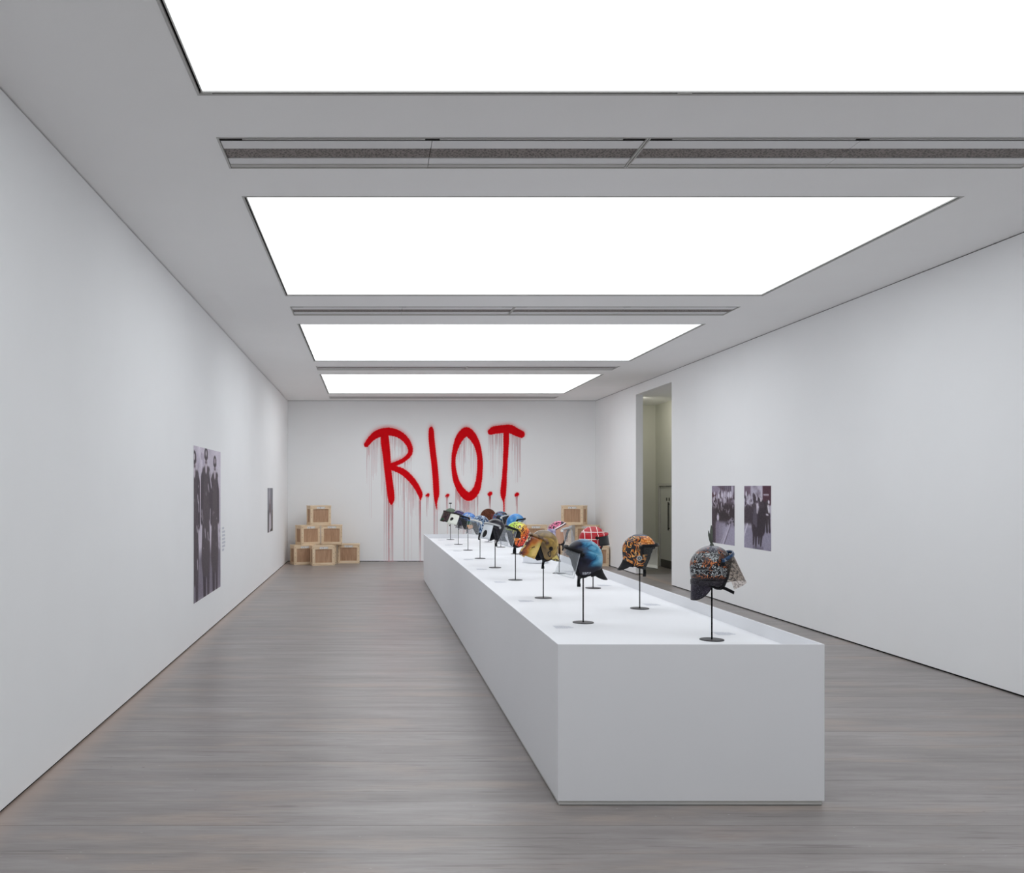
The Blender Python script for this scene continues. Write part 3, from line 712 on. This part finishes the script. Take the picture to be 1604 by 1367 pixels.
# stand: round foot, slim rod, small cap
def make_stand():
    t = empty('helmet_stand', (0, 0, 0))
    MB().lathe([(0.0, 0.0), (0.084, 0.0), (0.084, 0.0045), (0.0825, 0.006), (0.0, 0.006)], 40).build('foot', M_FOOT, t)
    MB().lathe([(0.0054, 0.006), (0.0054, 0.62)], 12).build('rod', M_STAND, t, True)
    MB().lathe([(0.0, 0.612), (0.03, 0.618), (0.036, 0.628), (0.028, 0.638), (0.0, 0.643)], 20).build('cap', M_BLK, t, True)
    return t
STAND = make_stand()
first_stand = [True]
def put_stand(x, yv, lab):
    o = STAND if first_stand[0] else copy_tree(STAND); first_stand[0] = False
    o.location = (x, yv, PS); tag(o, lab, 'stand', 'black helmet stands on the plinth'); return o

HMESH = {}
def shared(key, mb_fn, name, m, parent, smooth=True, solid=0.0, off=-1.0, bevel=0.0):
    if key not in HMESH: HMESH[key] = mb_fn().mesh(name)
    me = HMESH[key].copy(); me.materials.append(m)
    if smooth:
        for p in me.polygons: p.use_smooth = True
    return place(name, me, parent, bevel, solid, off)
CEN = PS+0.525
def helmet(label, x, yv, yaw, shell, visor=None, band=M_BLK, guard=M_BLKM, rim=M_BLK, vp=8.0, tilt=0.0, scale=1.0, vbot=-.165, vflare=.192, strap=True, vspan=78, plain_dome=False, guard_drop=-.165, guard_flare=1.22, hinge=M_BLK, dz=0.0, roll=0.0):
    t = empty('riot_helmet', (x, yv, CEN+dz), (roll, math.radians(-tilt), math.radians(yaw))); t.scale = (scale,)*3
    tag(t, label, 'helmet', 'painted riot helmets on the plinth')
    shared('shell', lambda: MB().grid(shell_rows(), True).cap([sp_pt(360*j/72, CZ*math.cos(0.004*1.3)) for j in range(72)]), 'shell', shell, t, solid=0.005)
    shared('liner', lambda: MB().grid(shell_rows(0.93, 16, 72, 0.0, EDGE_IN), True), 'liner', M_LINER, t, solid=0.004)
    shared('rim', lambda: MB().tube([sp_pt(360*j/72, edge_z(360*j/72), 1.005) for j in range(72)], 0.0042, 6, True), 'rim', rim, t)
    if not plain_dome:
        if band:
            zz = lambda d0: (lambda d: d0-0.012*(abs(d)/85)**2)
            MB().grid(pitch(strip_rows(-84, 84, [(zz(.048), .158, .137), (zz(.058), .160, .138), (zz(.072), .156, .136)]), vp)).build('visor_band', band, t, True, solid=0.007, solid_off=1.0)
            for sy in (-1, 1):
                prof = [(0.0, 0.0), (0.017, 0.0), (0.019, 0.006), (0.015, 0.011), (0.0, 0.011)]
                h = MB().lathe(prof, 20); h.v = [(HINGE[0]+a, sy*(0.132+c), HINGE[1]+b) for a, b, c in h.v]; h.build('hinge', hinge, t, True)
        if visor:
            n = 7; pr = []
            for i in range(n):
                q = i/(n-1); pr.append((.052+(vbot-.052)*q, .158+(vflare-.158)*q, .138+(.152-.138)*q))
            vr = pitch(strip_rows(-vspan, vspan, pr), vp)
            vo = MB().grid(vr).build('visor', visor, t, True, solid=0.003)
            if visor in (M_CLEAR, M_HAZY, M_SMOKE):
                MB().tube([r[0] for r in vr]+vr[-1][1:-1]+[r[-1] for r in vr[::-1]], 0.0026, 6).build('visor_edge', M_EDGE, vo, True)  # thin pale tube painting a bright highlight along the border
    if guard:
        rows = []; n = 24
        for i in range(7):
            q = i/6; row = []
            for j in range(n+1):
                d = 112+(136)*j/n; e = 1-abs((d-180)/68)**3
                zt = edge_z(d)+0.012; zb = guard_drop*(0.62+0.38*e) if True else 0
                zb = min(zb, zt-0.02); z = zt+(zb-zt)*q; k = 1.0+(guard_flare-1.0)*q**1.4*(0.35+0.65*e)
                p = sp_pt(d, edge_z(d), 1.0); row.append((p[0]*k, p[1]*k, z))
            rows.append(row)
        gd = MB().grid(rows).build('neck_guard', guard, t, True, solid=0.007, solid_off=0.0)
        MB().tube(rows[-1], 0.0045, 6).build('guard_piping', rim, gd, True)
    if strap:
        sy = -1 if math.cos(math.radians(yaw)) > 0 else 1
        p0 = sp_pt(74*sy, -.125, 0.97)
        pts = [p0, (p0[0]+.004, p0[1]*0.93, -.160), (p0[0]+.006, p0[1]*0.84, -.192), (p0[0]+.004, p0[1]*.80, -.222)]
        st = MB().grid([[(q[0]-.012, q[1], q[2]), (q[0]+.012, q[1], q[2])] for q in pts]).build('chin_strap', M_STRAP, t, solid=0.005, solid_off=0.0)
        e = pts[-1]; bx((e[0]-.014, e[1]-.006, e[2]-.006), (e[0]+.014, e[1]+.006, e[2]+.02)).build('buckle', M_BLK, st, bevel=0.002)
        bx((p0[0]-.016, min(p0[1]*0.85, p0[1]), -.165), (p0[0]+.016, max(p0[1]*0.85, p0[1]), -.128)).build('chin_pad', M_LINER, t, bevel=0.008)
    return t

# ---- painted shells
def m_scribble():
    g = G('scribble_paint', 0.25, 0.5)
    w1 = g.worms(g.v, 40, 4.6, 0.15, 0.8, 0.6); zone = g.noise(g.v, 11, 3); x_, y_, z = g.xyz()
    c = g.mix(w1, S(26, 24, 30), g.mix(g.gt(g.math('ADD', g.math('MULTIPLY', g.math('SINE', g.math('MULTIPLY', z, 62.0)), 0.45), g.math('MULTIPLY', zone, 4.6)), 2.25), S(178, 184, 186), S(206, 122, 72)))
    c = g.mix(g.step(x_, 0.045, 0.075), c, S(26, 24, 30)); c = g.mix(g.math('MULTIPLY', g.step(zone, .5, .66), .8), c, S(30, 27, 33))
    top = g.step(z, 0.095, 0.14); c = g.mix(g.math('MULTIPLY', top, 0.75), c, S(112, 112, 124))
    low = g.math('SUBTRACT', 1.0, g.step(z, -0.085, -0.06)); scr = g.worms(g.map(g.v, (8, 8, 22)), 2.4, 6, 0.03, 1)
    c = g.mix(low, c, g.mix(scr, S(22, 20, 28), S(90, 88, 98))); g.col(c); return g.m
def m_scratched(name, a, b):
    g = G(name, 0.4, 0.25); w_ = g.worms(g.map(g.v, (6, 6, 9)), 2.6, 9, 0.03, 2, 1.0); n = g.noise(g.v, 12, 3)
    g.col(g.mix(g.math('MULTIPLY', w_, 0.45), g.ramp(n, [(.35, a), (.65, b)]), S(150, 148, 158))); return g.m
def m_blue():
    g = G('blue_airbrush', 0.28, 0.28); x, yq, z = g.xyz()
    n = g.noise(g.map(g.v, (7, 7, 15)), 1.0, 3, 0.5, 1.2)
    f = g.math('ADD', g.math('MULTIPLY', g.math('ADD', g.math('MULTIPLY', x, -3.2), g.math('MULTIPLY', z, 1.6)), 1.0), g.math('MULTIPLY', n, 0.8))
    c = g.ramp(f, [(0.20, S(20, 20, 30)), (0.46, S(38, 40, 60)), (0.58, S(34, 88, 128)), (0.73, S(78, 152, 190)), (0.92, S(136, 192, 216))])
    low = g.math('SUBTRACT', 1.0, g.step(z, -0.085, -0.02)); c = g.mix(low, c, S(38, 36, 48))
    ln = g.worms(g.map(g.v, (5, 5, 12)), 1.3, 4, 0.035, 0, 0.6); c = g.mix(g.math('MULTIPLY', g.math('MULTIPLY', ln, g.gt(z, 0.0)), 0.75), c, S(20, 34, 54))
    inb = g.math('MULTIPLY', g.math('MULTIPLY', g.gt(z, -0.128), g.lt(z, -0.108)), g.math('MULTIPLY', g.gt(x, -0.055), g.lt(x, 0.012)))
    sc = g.math('MULTIPLY', inb, g.worms(g.map(g.v, (60, 1, 60)), 1.6, 3, 0.2)); c = g.mix(sc, c, S(200, 204, 214))
    g.col(c); return g.m
def m_swirl():
    g = G('orange_scroll_paint', 0.25, 0.5); x, yq, z = g.xyz()
    w1 = g.worms(g.v, 19, 4.2, 0.2, 0.4, 0.7); tone = g.noise(g.v, 30, 2)
    gold = g.ramp(tone, [(.3, S(150, 66, 24)), (.5, S(222, 138, 52)), (.7, S(246, 204, 140))])
    c = g.mix(w1, S(24, 20, 26), gold)
    sc = g.voro(g.v, 42); scale_ = g.ramp(sc, [(.1, S(248, 196, 120)), (.5, S(224, 130, 44)), (.8, S(130, 60, 20))])
    fr = g.math('MULTIPLY', g.gt(x, 0.01), g.gt(z, 0.058)); c = g.mix(fr, c, scale_)
    c = g.mix(g.gt(z, 0.132), c, S(62, 62, 76)); blk = g.math('MULTIPLY', g.gt(x, 0.0), g.math('MULTIPLY', g.lt(z, 0.052), g.gt(z, -0.03))); c = g.mix(blk, c, S(22, 20, 26))
    rr = g.math('ADD', g.math('POWER', g.math('SUBTRACT', x, -0.005), 2.0), g.math('POWER', g.math('SUBTRACT', z, -0.062), 2.0)); r = g.math('SQRT', rr)
    c = g.mix(g.lt(r, 0.024), c, S(26, 26, 30)); c = g.mix(g.lt(g.math('ABSOLUTE', g.math('SUBTRACT', r, 0.019)), 0.004), c, S(172, 178, 180)); c = g.mix(g.lt(r, 0.008), c, S(150, 156, 160))
    g.col(c); return g.m
def m_red():
    g = G('red_paint_white_stripes', 0.3, 0.5); x, yq, z = g.xyz()
    def lines(s, f, off): return g.lt(g.math('ABSOLUTE', g.math('SUBTRACT', g.math('FRACT', g.math('ADD', g.math('MULTIPLY', s, f), off)), 0.5)), 0.05)
    l = g.math('MAXIMUM', lines(x, 15, 0.1), lines(z, 13, 0.35)); n = g.noise(g.v, 10, 2)
    g.col(g.mix(l, g.ramp(n, [(.3, S(168, 8, 26)), (.7, S(196, 16, 36))]), S(240, 226, 222))); return g.m
def m_gold():
    g = G('bronze_lacquer', 0.25, 0.5, 0.25); x, yq, z = g.xyz(); n = g.noise(g.v, 11, 3, 0.5, 0.8)
    f = g.math('ADD', n, g.math('MULTIPLY', x, -1.6))
    c = g.ramp(f, [(.2, S(104, 84, 62)), (.45, S(126, 104, 70)), (.62, S(160, 130, 66)), (.8, S(206, 174, 96))])
    c = g.mix(g.worms(g.map(g.v, (1, 1, .6)), 8, 2.0, 0.03, 0, .5), c, S(32, 26, 22)); c = g.mix(g.math('MULTIPLY', g.step(z, .05, .13), .7), c, S(112, 100, 88))
    rr = g.math('SQRT', g.math('ADD', g.math('POWER', g.math('SUBTRACT', x, -0.03), 2.0), g.math('POWER', g.math('SUBTRACT', z, -0.03), 2.0)))
    c = g.mix(g.lt(rr, 0.022), c, S(18, 16, 16)); g.col(c); return g.m
def m_goldvisor():
    g = G('painted_visor_gold', 0.25, 0.5); x, yq, z = g.xyz(); d = g.noise(g.v, 9, 2)
    f = g.math('ADD', g.math('MULTIPLY', yq, -3.4), g.math('ADD', g.math('MULTIPLY', z, 0.9), g.math('MULTIPLY', d, 0.45)))
    c = g.ramp(g.math('ADD', f, 0.62), [(0.0, S(120, 62, 26)), (.16, S(198, 140, 60)), (.3, S(230, 196, 110)), (.42, S(196, 172, 84)), (.55, S(190, 110, 40)), (.68, S(106, 44, 34)), (.85, S(84, 46, 40))])
    pt = g.voro(g.v, 44, 'F1', 'Color'); pv = g.ramp(g.xyz(pt)[0], [(.2, S(70, 34, 34)), (.45, S(232, 220, 190)), (.6, S(54, 34, 30)), (.8, S(224, 186, 84))], 'CONSTANT')
    c = g.mix(g.gt(g.math('ADD', f, 0.62), 0.73), c, pv)
    c = g.mix(g.worms(g.v, 14, 2.4, 0.04, 0, 1), c, S(84, 40, 24)); g.col(c); return g.m
def m_neon():
    g = G('neon_scribble', 0.3, 0.5); x, yq, z = g.xyz(); w1 = g.worms(g.v, 25, 4.4, 0.31, 0, 0.5)
    f = g.math('ADD', g.math('ADD', g.math('MULTIPLY', x, -2.6), g.math('MULTIPLY', z, -2.4)), 0.48)
    c = g.ramp(f, [(0.0, S(176, 224, 70)), (.24, S(232, 238, 110)), (.42, S(250, 196, 70)), (.6, S(250, 128, 50)), (.85, S(240, 66, 52)), (1, S(222, 40, 60))])
    c = g.mix(w1, S(84, 26, 22), c); e = g.voro(g.v, 17); c = g.mix(g.lt(e, 0.17), c, S(230, 226, 220)); c = g.mix(g.lt(e, 0.09), c, S(58, 52, 66))
    blk = g.math('MULTIPLY', g.math('MULTIPLY', g.gt(x, -0.02), g.lt(x, 0.06)), g.math('MULTIPLY', g.gt(z, -0.04), g.lt(z, 0.035))); c = g.mix(blk, c, S(22, 20, 22)); g.col(c); return g.m
def m_cells(name, cols, scale, line=None, dark=S(20, 22, 34), rough=0.25):
    g = G(name, rough, 0.5); k = g.xyz(g.voro(g.v, scale, 'F1', 'Color'))[0]
    c = g.ramp(k, [(i/len(cols), cc) for i, cc in enumerate(cols)], 'CONSTANT'); n = g.worms(g.v, scale*0.5, 4, 0.1, 1)
    c = g.mix(g.math('MULTIPLY', n, 0.8), c, dark); g.col(c); return g.m
def m_cloud(name, stops, scale=8, rough=0.25, detail=3):
    g = G(name, rough, 0.5); g.col(g.ramp(g.noise(g.v, scale, detail, 0.55, 0.6), stops)); return g.m
def m_pink():
    g = G('pink_and_tan_paint', 0.3, 0.5); x, yq, z = g.xyz(); w1 = g.worms(g.v, 20, 3, 0.2, 0, .5)
    top = g.mix(w1, S(236, 120, 160), S(36, 20, 30)); tan = S(190, 148, 122)
    f = g.math('ADD', z, g.math('MULTIPLY', x, 0.9)); edge = g.math('ADD', z, g.math('MULTIPLY', x, -0.55))
    msk = g.gt(edge, 0.075); c = g.mix(msk, tan, top); ln = g.lt(g.math('ABSOLUTE', g.math('SUBTRACT', edge, 0.072)), 0.006); c = g.mix(ln, c, S(18, 16, 20))
    l2 = g.lt(g.math('ABSOLUTE', g.math('SUBTRACT', edge, 0.087)), 0.006); c = g.mix(l2, c, S(240, 236, 236))
    c = g.mix(g.math('MULTIPLY', g.lt(x, -0.06), g.lt(z, 0.05)), c, g.ramp(g.noise(g.v, 16, 2), [(.35, S(92, 84, 132)), (.6, S(190, 186, 214))])); g.col(c); return g.m
def m_dotvisor(name, base, cy, cz, ry, rz):
    """opaque painted visor panel with one black oval"""
    g = G(name, 0.35, 0.5); x, yq, z = g.xyz()
    a = g.math('DIVIDE', g.math('SUBTRACT', yq, cy), ry); b = g.math('DIVIDE', g.math('SUBTRACT', z, cz), rz)
    r = g.math('ADD', g.math('MULTIPLY', a, a), g.math('MULTIPLY', b, b)); n = g.noise(g.v, 20, 2)
    bs = g.mix(g.math('MULTIPLY', n, .2), base, S(170, 180, 190)); g.col(g.mix(g.lt(r, 1.0), bs, S(14, 14, 16))); return g.m
def m_fuzz():
    g = G('brown_fibre', 0.9, 0.1); n = g.noise(g.map(g.v, (60, 60, 90)), 1.0, 3); m = g.noise(g.v, 9, 2)
    c = g.ramp(n, [(.3, S(58, 32, 24)), (.55, S(96, 58, 44)), (.75, S(122, 78, 58))]); g.col(g.mix(g.step(m, .6, .75), c, S(112, 40, 32))); g.bump(n, .6, .01); return g.m
def m_speckvisor():
    g = G('speckled_visor', 0.15, 0.5); n = g.noise(g.v, 55, 3); m = g.noise(g.v, 14, 2)
    g.col(g.ramp(n, [(.42, S(60, 52, 50)), (.5, S(206, 200, 188)), (.7, S(224, 219, 208))]))
    y = g.xyz()[1]; op = g.math('ADD', g.math('MULTIPLY', g.step(y, -0.04, 0.0), 0.55), 0.05)
    g.through(g.math('ADD', op, g.math('MULTIPLY', g.lt(n, .44), .25)), (.90, .86, .84, 1)); return g.m
def m_creamvisor():
    g = G('half_cream_visor', 0.15, 0.5); y = g.xyz()[1]; g.col(g.mix(g.gt(y, 0.0), S(150, 152, 150), S(252, 246, 226)))
    g.through(g.math('ADD', g.math('MULTIPLY', g.gt(y, 0.0), 0.86), 0.07), (.86, .86, .86, 1)); return g.m

def base_of(xp, yp):
    Y = (EYE-PS)*F/(yp-VY); return px(xp, Y), Y
L_ = [(913.5, 975), (851, 936.5), (807.3, 908.3), (775.5, 889), (752, 874.5), (733, 861.6), (718, 852.6), (705.5, 844.9)]
R_ = [(1115, 1002), (1002, 953), (929, 921), (876, 898), (838.9, 881), (808, 867.6), (784.6, 856.9), (765, 848.7)]
SL = ['black helmet stand under the dark blue helmet', 'black stand under the gold helmet', 'black stand under the neon orange and lime helmet', 'black stand under the black helmet with a white oval-marked visor',
      'black stand under the speckled light blue helmet', 'black stand under the helmet with an orange cheek', 'black stand under the purple helmet', 'farthest black stand in the left row, under the green helmet']
SR = ['nearest black helmet stand, close to the front edge of the plinth', 'black stand under the orange scrollwork helmet', 'black stand under the red helmet', 'black stand under the pink and tan helmet', '',
      'black stand under the sky blue helmet, behind the neon helmet', 'black stand under the dark helmet with silver band', 'farthest black stand in the right row, under the brown helmet']
LP = [base_of(*p) for p in L_]; RP = [base_of(*p) for p in R_]
for p, s in zip(LP, SL): put_stand(p[0], p[1], s)
for i, (p, s) in enumerate(zip(RP, SR)):
    if i != 4: put_stand(p[0], p[1], s)
# right row, facing away to the right
h = helmet('black helmet with orange and white scribble, nearest on the plinth, sprig on top', RP[0][0], RP[0][1], 4, m_scribble(), m_speckvisor(), m_cloud('blue_speckled_band', [(.4, S(14, 44, 78)), (.6, S(26, 76, 120)), (.72, S(190, 196, 200))], 40), m_scratched('scratched_black', S(30, 27, 38), S(46, 40, 52)), vp=17, guard_drop=-.235, guard_flare=1.02, strap=False)
MB().grid([[(sp_pt(d, -.085, 1.03)[0], sp_pt(d, -.085, 1.03)[1], z) for d in np.linspace(86, 274, 30)] for z in (-.095, -.112, -.128)]).build('collar', m_scratched('scratched_collar', S(24, 22, 28), S(36, 32, 40)), h, True, solid=0.008)
MB().grid([[(x, -.095, z+.011), (x-.004, -.093, z-.011)] for x, z in ((.03, -.140), (.06, -.150), (.09, -.164), (.122, -.180))]).build('chin_strap', M_STRAP, h, solid=0.005)
pm_ = plain('dry_grey_green_stalk', S(92, 97, 90), 0.8, 0.1, var=0.3)
pl_ = MB().lathe([(0.016, 0.146), (0.013, 0.156), (0.008, 0.166), (0.0, 0.17)], 10).build('plume_socket', pm_, h, True)
for dx, dy, hh, tw in ((-.004, 0.0, .145, .010), (-.022, .004, .105, .008), (.004, .006, .125, .006)):
    MB().tube([(0, 0, .15), (dx*0.4, dy, .15+hh*.35), (dx*0.8, dy, .15+hh*.7), (dx*1.1, dy, .15+hh)], [.004, tw*1.05, tw*1.05, .002], 8).build('plume_stalk', pm_, h, True)
helmet('black helmet with orange and gold scrollwork, second from front in the right row', RP[1][0], RP[1][1], -15, m_swirl(), m_creamvisor(), M_BLK, M_BLKM, vp=-3, vbot=-.155, vflare=.168, guard_drop=-.178, guard_flare=1.34)
helmet('glossy red helmet with thin white stripes and black visor, behind the dark blue helmet', RP[2][0], RP[2][1], -2, m_red(), plain('black_visor', S(20, 22, 26), 0.3), m_red(), plain('red_guard', S(182, 14, 34), 0.4), plain('red_rim', S(170, 14, 34), 0.4), vp=4, vbot=-.06, vflare=.17, strap=False)
helmet('pink and tan painted helmet with silver visor band, behind the gold helmet', RP[3][0], RP[3][1], -4, m_pink(), M_CLEAR, M_SILVER, M_BLKM, vp=6, hinge=M_WHITEP)
# pale hooded dome standing straight on the plinth
M_POD = m_cloud('pale_glossy_plastic', [(.3, S(240, 243, 248)), (.7, S(246, 248, 251))], 3, 0.5)
hood = empty('white_hood', (RP[4][0], RP[4][1], PS)); tag(hood, 'smooth pale white domed hood standing on the plinth, half hidden behind the gold helmet', 'hood')
prof = [(0.0, 0.0), (0.160, 0.0), (0.178, 0.008), (0.186, 0.03)]+[(0.187, 0.21)]+[(0.187*math.cos(a), 0.21+0.19*math.sin(a)) for a in np.linspace(0.12, math.pi/2, 14)]
MB().lathe(prof, 48).build('dome', M_POD, hood, True)
MB().tube([(0.188*math.cos(a), 0.188*math.sin(a), 0.012) for a in np.linspace(0, 2*math.pi, 49)[:-1]], 0.006, 6, True).build('base_seam', M_POD, hood, True)
helmet('sky blue mottled helmet with black brow band, right row behind the neon helmet', RP[5][0], RP[5][1], -8, m_cloud('sky_blue_clouds', [(.3, S(28, 104, 176)), (.48, S(58, 138, 206)), (.62, S(112, 170, 214)), (.75, S(176, 186, 190))], 11), M_CLEAR, M_BLK, M_BLKM, vp=2)
helmet('dark helmet with blue and red splashes and silver visor band', RP[6][0], RP[6][1], -12, m_cloud('dark_splash', [(.44, S(20, 20, 30)), (.52, S(36, 54, 92)), (.58, S(60, 128, 170)), (.65, S(124, 46, 62)), (.73, S(24, 20, 28))], 16), M_SMOKE, M_SILVER, M_BLKM, vp=8, hinge=M_WHITEP)
helmet('fuzzy brown dome helmet, farthest in the right row', RP[7][0], RP[7][1], 0, m_fuzz(), plain('rust_visor', S(104, 40, 32), 0.6), None, m_cloud('rust_guard', [(.4, S(100, 38, 30)), (.6, S(84, 46, 36))]), plain('brown_rim', S(70, 42, 32), 0.8), strap=False, scale=1.06, vp=0, vbot=-.08, vflare=.16)
# left row, facing left and towards the viewer
h = helmet('glossy dark blue helmet with clear visor, nearest in the left row', LP[0][0], LP[0][1], 170, m_blue(), M_CLEAR, M_BLK, M_BLKM, vp=12, guard_drop=-.172, guard_flare=1.30)
helmet('bronze and gold helmet with painted gold visor, second in the left row', LP[1][0], LP[1][1], 192, m_gold(), m_goldvisor(), m_cloud('brown_band', [(.4, S(84, 64, 48)), (.6, S(150, 120, 88))], 30), m_cells('gold_black_guard', [S(36, 34, 36), S(60, 56, 54), S(206, 186, 104)], 14), vp=22, vspan=66, hinge=m_cloud('brown_hinge', [(.4, S(60, 44, 36)), (.6, S(110, 80, 56))], 30))
helmet('neon lime and orange scribbled helmet, third in the left row', LP[2][0]+.02, LP[2][1], 182, m_neon(), M_HAZY, M_BLK, M_BLKM, vp=12, dz=.02, tilt=4)
helmet('black helmet with white visor panel marked by a black oval', LP[3][0], LP[3][1], 208, m_cloud('black_ribbed', [(.4, S(18, 18, 24)), (.7, S(44, 42, 54))], 8), m_dotvisor('white_visor_black_oval', S(226, 232, 238), 0.035, -.05, .032, .05), M_SILVER, M_BLKM, vp=14, vspan=48, hinge=M_SILVER)
helmet('light blue helmet with small white and navy flecks and white visor band', LP[4][0], LP[4][1], 188, m_cells('blue_flecks', [S(40, 62, 104), S(92, 128, 168), S(150, 178, 204), S(52, 84, 130), S(186, 198, 212), S(34, 46, 80)], 52), M_CLEAR, M_WHITEP, M_BLKM, vp=10, hinge=M_WHITEP)
g = G('blue_gold_orange_paint', 0.25, 0.5); _x, _y, _z = g.xyz()
c = g.ramp(g.noise(g.v, 12, 2, .5, .8), [(.3, S(26, 34, 70)), (.45, S(58, 104, 176)), (.6, S(104, 156, 220)), (.7, S(208, 180, 120))])
c = g.mix(g.lt(_z, 0.0), c, S(54, 88, 70)); c = g.mix(g.lt(_z, -0.07), c, S(232, 166, 110)); g.col(c)
helmet('blue topped helmet with green side and orange cheek in the left row', LP[5][0], LP[5][1], 190, g.m, M_SMOKE, M_BLK, M_BLKM, vp=12)
helmet('purple helmet with cream visor marked by a black dot', LP[6][0], LP[6][1], 204, m_cloud('purple_mottle', [(.38, S(28, 22, 50)), (.52, S(66, 50, 102)), (.62, S(40, 34, 80)), (.75, S(140, 130, 172))], 22), m_dotvisor('cream_visor_black_dot', S(232, 234, 222), .055, -.02, .032, .032), M_BLK, M_BLKM, vp=16, vspan=72)
h = helmet('olive green helmet with dark visor and thin antenna, farthest in the left row', LP[7][0], LP[7][1], 192, m_cloud('olive_paint', [(.35, S(74, 92, 74)), (.65, S(98, 116, 94))], 9, 0.6), m_cloud('dark_red_green_visor', [(.38, S(30, 22, 26)), (.5, S(70, 30, 38)), (.62, S(26, 64, 40))], 9), plain('dark_band', S(48, 34, 30), 0.5), M_BLKM, vp=14, vspan=74)
an = MB().tube([(0, 0, .145), (0, 0, .25)], .004, 8).build('antenna', M_BLK, h, True)
MB().box((-.028, -.014, .246), (.028, .014, .268)).build('antenna_tip', M_BLK, an, bevel=0.004)

# ------------------------------------------------------------------ captions on the plinth and wall
names = ['dark blue', 'gold', 'neon scribbled', 'black', 'blue flecked', 'orange cheeked', 'purple', 'green antenna']
namesr = ['nearest scribbled', 'orange scrollwork', 'red', 'pink and tan', 'pale hood', 'sky blue', 'silver banded', 'brown']
for (x, yv), nm in zip(LP, names):
    o = place('caption', CAP); o.location = (x-0.28, yv-0.17, PS+0.0003)
    tag(o, 'faint grey caption text on the plinth top beside the '+nm+(' helmet' if nm != 'green antenna' else ' helmet'), 'caption', 'captions on the plinth top')
for (x, yv), nm in zip(RP, namesr):
    o = place('caption', CAP); o.location = (x+0.13, yv+0.36, PS+0.0003)
    tag(o, 'faint grey caption text on the plinth top near the '+nm+(' helmet' if 'hood' not in nm else ''), 'caption', 'captions on the plinth top')
o = place('caption', CAP); o.location = (XL+0.0003, 14.3, 1.42); o.rotation_euler = (math.pi/2, 0, math.pi/2); o.scale = (2.2, 2.6, 1)
tag(o, 'faint grey caption text on the left wall beside the tall officers print', 'caption')
